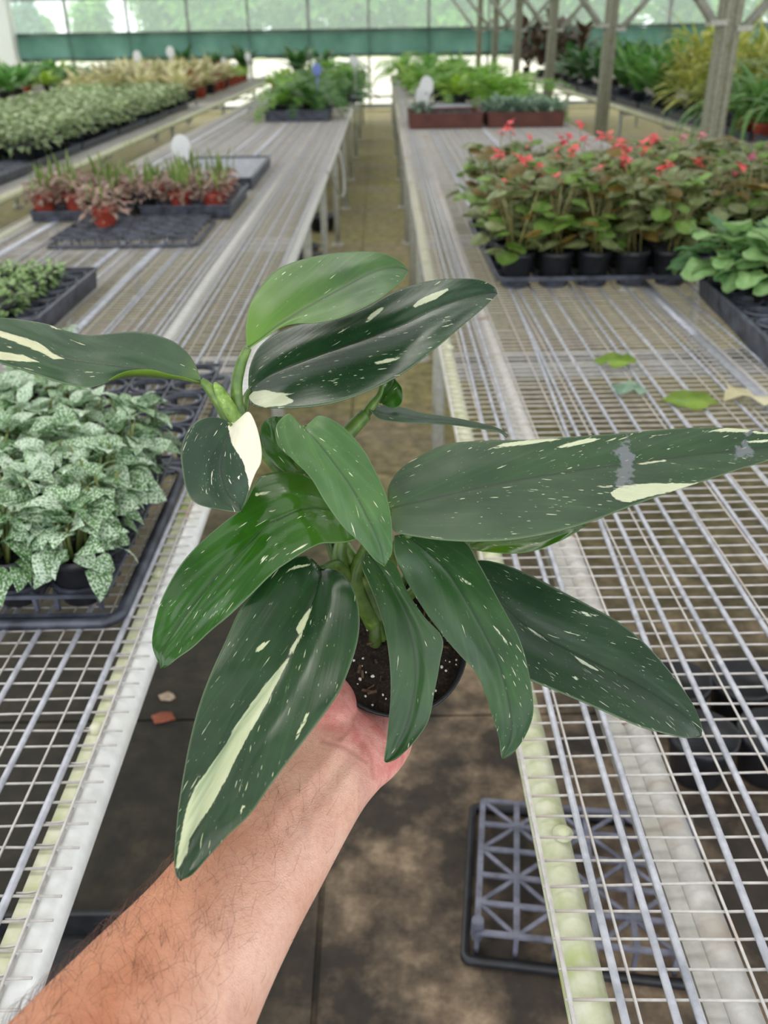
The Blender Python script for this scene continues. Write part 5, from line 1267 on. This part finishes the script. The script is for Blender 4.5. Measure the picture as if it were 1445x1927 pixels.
# ---------------- right far: brown boxes, silver plants, ferns
def planter(label, x0, y0, x1, y1, h=.115):
    t = box_tray(label, x0, y0, x1, y1, h, z=BT, mat='brown', group='brown planter boxes', name='planter_box'); t['category'] = 'planter'; return t
planter('brown planter box mostly of empty pots nearest the aisle', .25, 7.74, .86, 8.35)
planter('brown planter box full of silvery plants by the post', .885, 7.74, 1.52, 8.35)
q = random.Random(91)
for i in range(10):
    x = .98 + (i % 5) * .115; y = 7.9 + (i // 5) * .27
    potted('silver_plant', 'silvery green plant, %s from the left in the %s row of the right planter box' % (nth(i % 5), ['front', 'back'][i // 5]), 'plant', 'silvery plants in the planter boxes', (x, y, BT + .012), (.054, .095, 'black'), 'silver', q, 1.25)
potted('silver_plant', 'silvery green plant alone in the left planter box', 'plant', 'silvery plants in the planter boxes', (.36, 7.95, BT + .012), (.054, .095, 'black'), 'silver', q, 1.1)
for i in range(6):
    t = empty('empty_pot', (.50 + (i % 3) * .12, 7.95 + (i // 3) * .22, BT + .012), 0, 'empty black pot, %s from the left in %s row of the left planter box' % (nth(i % 3), ['front', 'back'][i // 3]), 'pot', 'empty pots in the planter box'); link('pot', POTS[(.054, .095, 'black')], t)
slat_tray('slatted black tray behind the left planter box', .34, 8.7, .95, 9.7, 8)
plant_tag('white plant label standing behind the left planter box', (.40, 8.6, BT), 1.5, .1); plant_tag('wide white plant label left of the silvery plants', (.42, 8.3, BT + .1), 1.4, -.2)
sp = [(1.12, 9.0), (1.4, 9.3), (.85, 10.0), (1.2, 10.1), (.7, 10.9), (1.05, 11.1), (1.42, 10.6), (.55, 12.0), (.9, 12.2), (1.3, 12.0), (.45, 13.2), (.8, 13.4), (1.2, 13.2), (.42, 14.6), (.8, 14.9), (1.2, 14.7), (.4, 16.0), (.85, 16.2), (1.3, 16.1), (.45, 17.4), (.95, 17.5)]
for i, (x, y) in enumerate(sp):
    potted('potted_fern', 'bright green bushy fern, %s from the front of the group right of the aisle' % nth(i), 'plant', 'bright ferns on the right bench', (x, y, BT + .002), (.075, .12, 'black'), 'fernl' if i % 4 != 2 else 'lime', q, 2.0)
for i, (x, y) in enumerate(((.62, 12.8), (1.25, 15.6), (.95, 18.0))):
    potted('broadleaf_plant', 'tall broad-leaved green plant, %s from the front among the bright ferns' % nth(i), 'plant', 'tall plants among the ferns', (x, y, BT + .002), (.075, .12, 'black'), 'broadt', q, 1.0)

# ---------------- far right bench
q = random.Random(93)
def spot_row(name, label, key, pts, sc, pot=(.075, .12, 'black'), group=None):
    for i, (x, y) in enumerate(pts):
        potted(name, label % nth(i), 'plant', group or (name.replace('_', ' ') + 's on the far right bench'), (x, y, BT + .002), pot, key, q, sc)
spot_row('spider_plant', 'green strap-leaved plant, %s from the front of the far right bench', 'spider', [(2.62, 5.9), (3.0, 6.0), (2.62, 6.45), (2.95, 6.55), (2.68, 6.95), (3.3, 6.9), (3.6, 6.4), (3.5, 7.3)], 1.8, (.075, .12, 'redpot'))
spot_row('striped_dracaena', 'yellow-striped spiky plant, %s from the front of the far right bench', 'yellow', [(2.66, 7.45), (2.95, 7.6), (2.64, 8.05), (2.95, 8.2), (3.3, 8.0), (2.7, 8.6), (3.15, 8.75), (3.5, 8.6), (3.8, 8.2), (3.75, 7.6), (4.0, 8.9)], 1.75)
spot_row('broadleaf_plant', 'glossy green broad-leaved plant, %s from the front behind the striped plants', 'broadt', [(2.72, 9.3), (3.1, 9.4), (3.5, 9.5), (2.7, 10.0), (3.05, 10.1), (3.45, 10.2), (2.75, 10.8), (3.2, 11.0), (3.6, 10.9), (4.0, 10.0), (4.0, 11.0)], 1.5)
spot_row('dark_foliage_plant', 'dark green leafy plant, %s from the front along the far right bench', 'dark', [(2.7, 11.7), (3.1, 11.9), (3.5, 12.0), (2.7, 12.5), (3.1, 12.7), (3.5, 12.9), (2.7, 13.4), (3.2, 13.6), (4.0, 12.4)], 1.6)
spot_row('silver_plant', 'silvery plant, %s from the front behind the posts on the far right bench', 'silver', [(2.75, 14.2), (3.1, 14.4), (2.75, 14.9), (3.2, 15.2)], 1.8, group='silvery plants on the far right bench')
spot_row('bronze_bush', 'dark bronze bush, %s from the left near the end wall', 'purple', [(2.7, 16.2), (3.0, 16.8), (3.4, 16.4), (2.65, 17.4), (3.3, 17.6)], 2.3)
spot_row('bronze_bush', 'dark bronze bush, %s from the front on the bench at the far right', 'purple', [(5.3, 11.2), (5.7, 11.6), (6.1, 11.4), (5.4, 12.3), (5.9, 12.8), (6.4, 12.4)], 1.8, group='bronze bushes on the last bench')
spot_row('dark_foliage_plant', 'mixed green plant, %s from the front on the bench at the far right', 'broadt', [(5.3, 13.6), (5.8, 13.9), (6.3, 13.7), (5.3, 14.9), (5.9, 15.2), (6.5, 15.0), (5.4, 16.4), (6.0, 16.8), (6.6, 16.5), (5.5, 17.8), (6.2, 18.0)], 1.1, group='green plants on the last bench')
for k in range(8):
    box_tray('black tray under the plants of the far right bench, %s from the front' % nth(k), 2.53, 5.5 + k * .98, 2.98, 6.4 + k * .98, .06, z=BT - .001)

# ---------------- under the benches
def lattice_crate(label, x0, y0, x1, y1, h=.055):
    t = empty('lattice_crate', ((x0 + x1) / 2, (y0 + y1) / 2, 0), math.radians(-8), label, 'crate'); wx, wy = (x1 - x0) / 2, (y1 - y0) / 2
    m = MB(); wall_ring(m, [(.0, .002), (.0, .014), (.004, .016), (.014, .014), (.014, .002), (.0, .002)], -wx, -wy, wx, wy, .02); m.build('rim', M['black'], t, True)
    nx, ny = 6, 5; gx0, gx1, gy0, gy1 = -wx + .028, wx - .02, -wy + .03, wy - .03
    for i in range(nx + 1):
        x = gx0 + (gx1 - gx0) * i / nx; m = MB(); m.box((x, (gy0 + gy1) / 2, h), (.011, gy1 - gy0, .006)); m.box((x, gy0, h / 2), (.008, .008, h)); m.box((x, gy1, h / 2), (.008, .008, h)); m.build('rib', M['crate'], t)
    for j in range(ny + 1):
        y = gy0 + (gy1 - gy0) * j / ny; m = MB(); m.box(((gx0 + gx1) / 2, y, h), (gx1 - gx0, .010, .0055)); m.build('rib', M['crate'], t)
    dx, dy = (gx1 - gx0) / nx, (gy1 - gy0) / ny; an = math.atan2(dy, dx); ln = math.hypot(dx, dy)
    for i in range(nx):
        for j in range(ny):
            sg = 1 if (i + j) % 2 else -1
            if sg < 0 or True:
                m = MB(); m.box((gx0 + (i + .5) * dx, gy0 + (j + .5) * dy, h - .001), (ln, .008, .004), sg * an); m.build('diagonal_rib', M['crate'], t)
    m = MB(); m.lathe([(0, h + .016), (.011, h + .016), (.012, h - .02), (.010, h - .03)], 12, (gx0, gy0 + .012, 0)); m.build('peg', M['crate'], t)
    return t
lattice_crate('grey plastic lattice crate upside down on floor under the right bench edge', .374 - .23, 1.122 - .182, .374 + .23, 1.122 + .182)
box_tray('dark tray lying on the floor under the left bench', -1.0, .86, -.40, 1.06, .05, z=0.001, mat='black')
q = random.Random(97)
for i in range(10):
    x = .68 + (i % 5) * .15; y = 1.42 + (i // 5) * .18
    t = empty('stored_pot', (x, y, 0.001), 0, 'empty black pot on floor below right bench, %s from the aisle in %s row' % (nth(i % 5), ['front', 'back'][i // 5]), 'pot', 'pots stored under the right bench'); link('pot', POTS[(.075, .12, 'black')], t)
for i, (x, y) in enumerate(((-.55, 5.0), (-.62, 5.25), (-.5, 6.1), (-.56, 6.4), (-.48, 7.6))):
    t = empty('stored_bowl', (x, y, 0.001), 0, 'black plastic bowl on floor below left bench, %s from the front' % nth(i), 'pot', 'bowls stored under the left bench')
    m = MB(); m.lathe([(0, .004), (.09, .004), (.13, .11), (.14, .112), (.14, .118), (.125, .116), (.085, .012), (0, .012)], 20); m.build('bowl', M['black'], t, True)
for i, (px, py, r, mt, nm, lab) in enumerate(((305, 1353, .022, 'terracotta', 'pot_shard', 'red terracotta shard on the dark floor beside the left bench'), (316, 1313, .015, 'stone', 'stone', 'small pale stone on the dark floor near the terracotta shard'))):
    p = onz(px, py, 0); m = MB(); nugget(m, (0, 0, r * .45), r * 1.2, 700 + i); o = m.build(nm, M[mt], None, False, (p.x, p.y, 0)); o.scale = (1.3, .9, .5); tag(o, lab, 'debris')
# hose hanging from the left bench edge
m = MB(); P = [(-.262, 6.3, BZ + .01), (-.235, 6.2, BZ - .1), (-.225, 6.0, BZ - .2), (-.24, 5.7, BZ - .19), (-.28, 5.45, BZ - .05), (-.30, 5.35, BZ + .005)]
m.tube([catmull(P, k / 30) for k in range(31)], .006, 6); o = m.build('hose', M['hose'], None, True); tag(o, 'thin clear hose looping over the left bench rail', 'hose')

# ------------------------------------------------------------------ trees outside
M['tree'] = foliage_mat('tree_leaf', (112, 168, 70), (156, 206, 104), 1.2, .5, .45, (196, 226, 130))
M['treeb'] = foliage_mat('tree_leaf_bluish', (92, 132, 120), (128, 164, 146), 1.2, .5, .35)
def tree_mesh(seed, h, r, mat):
    q = random.Random(seed); m_ = MB(); blobs = [(q.uniform(-.5, .5) * r, q.uniform(-.5, .5) * r, h * q.uniform(.12, .95), r * q.uniform(.38, .55)) for _ in range(18)]
    for i in range(2600):
        bx, by, bz, br = q.choice(blobs); az = q.uniform(0, 6.28); el = q.uniform(-1.2, 1.5); rr = br * q.uniform(.55, 1.02)
        p = (bx + rr * math.cos(az) * math.cos(el), by + rr * math.sin(az) * math.cos(el), max(.2, bz + rr * math.sin(el)))
        m_.leaf(q.uniform(.35, .60), .34, aim(p, az, q.uniform(-.9, .9)), 2, .2, .5, .4)
    return m_.mesh('crown', M[mat])
TM = [tree_mesh(s, 5.2, 1.9, 'tree') for s in range(3)]; TB = tree_mesh(9, 3.8, 1.5, 'treeb')
q = random.Random(99)
tx = [(-14.0, 36, .52), (-11.6, 34, .42), (-9.2, 33, .5), (-7.2, 34, .72), (-4.6, 31, 1.0), (-.9, 31, 1.05), (2.8, 31, 1.05), (6.5, 31, 1.05), (10.2, 31, 1.05), (13.9, 31, 1.05), (-2.8, 36, 1.2), (1.0, 36, 1.25), (4.8, 36, 1.2), (8.5, 36, 1.25), (12.2, 36, 1.2), (16.0, 36, 1.2), (-6.8, 37, .95)]
for i, (x, y, s) in enumerate(tx):
    lab = 'hazy green tree beyond the end wall, %s from the left of the nearer row' % nth(i) if i < 10 else 'hazy green tree in the rear row beyond the end wall, %s from the left' % nth({16: 0}.get(i, i - 9))
    t = empty('tree', (x, y, -.1), q.uniform(0, 6.28), lab, 'tree', 'trees beyond the end wall')
    o = link('crown', q.choice(TM), t); o.scale = (s, s, s); o['kind'] = 'stuff'
    m = MB(); m.tube([(0, 0, 0), (.1, 0, 1.6 * s), (.0, .1, 3.6 * s)], [.17, .14, .06], 8); m.build('trunk', M['trunk'], t, True)
t = empty('tree', (-10.6, 31.0, -.1), 0, 'bluish round tree far left beyond the end wall', 'tree', 'trees beyond the end wall')
o = link('crown', TB, t); o['kind'] = 'stuff'; o.scale = (.45, .45, .62); m = MB(); m.tube([(0, 0, 0), (0, 0, 1.8)], .12, 8); m.build('trunk', M['trunk'], t)
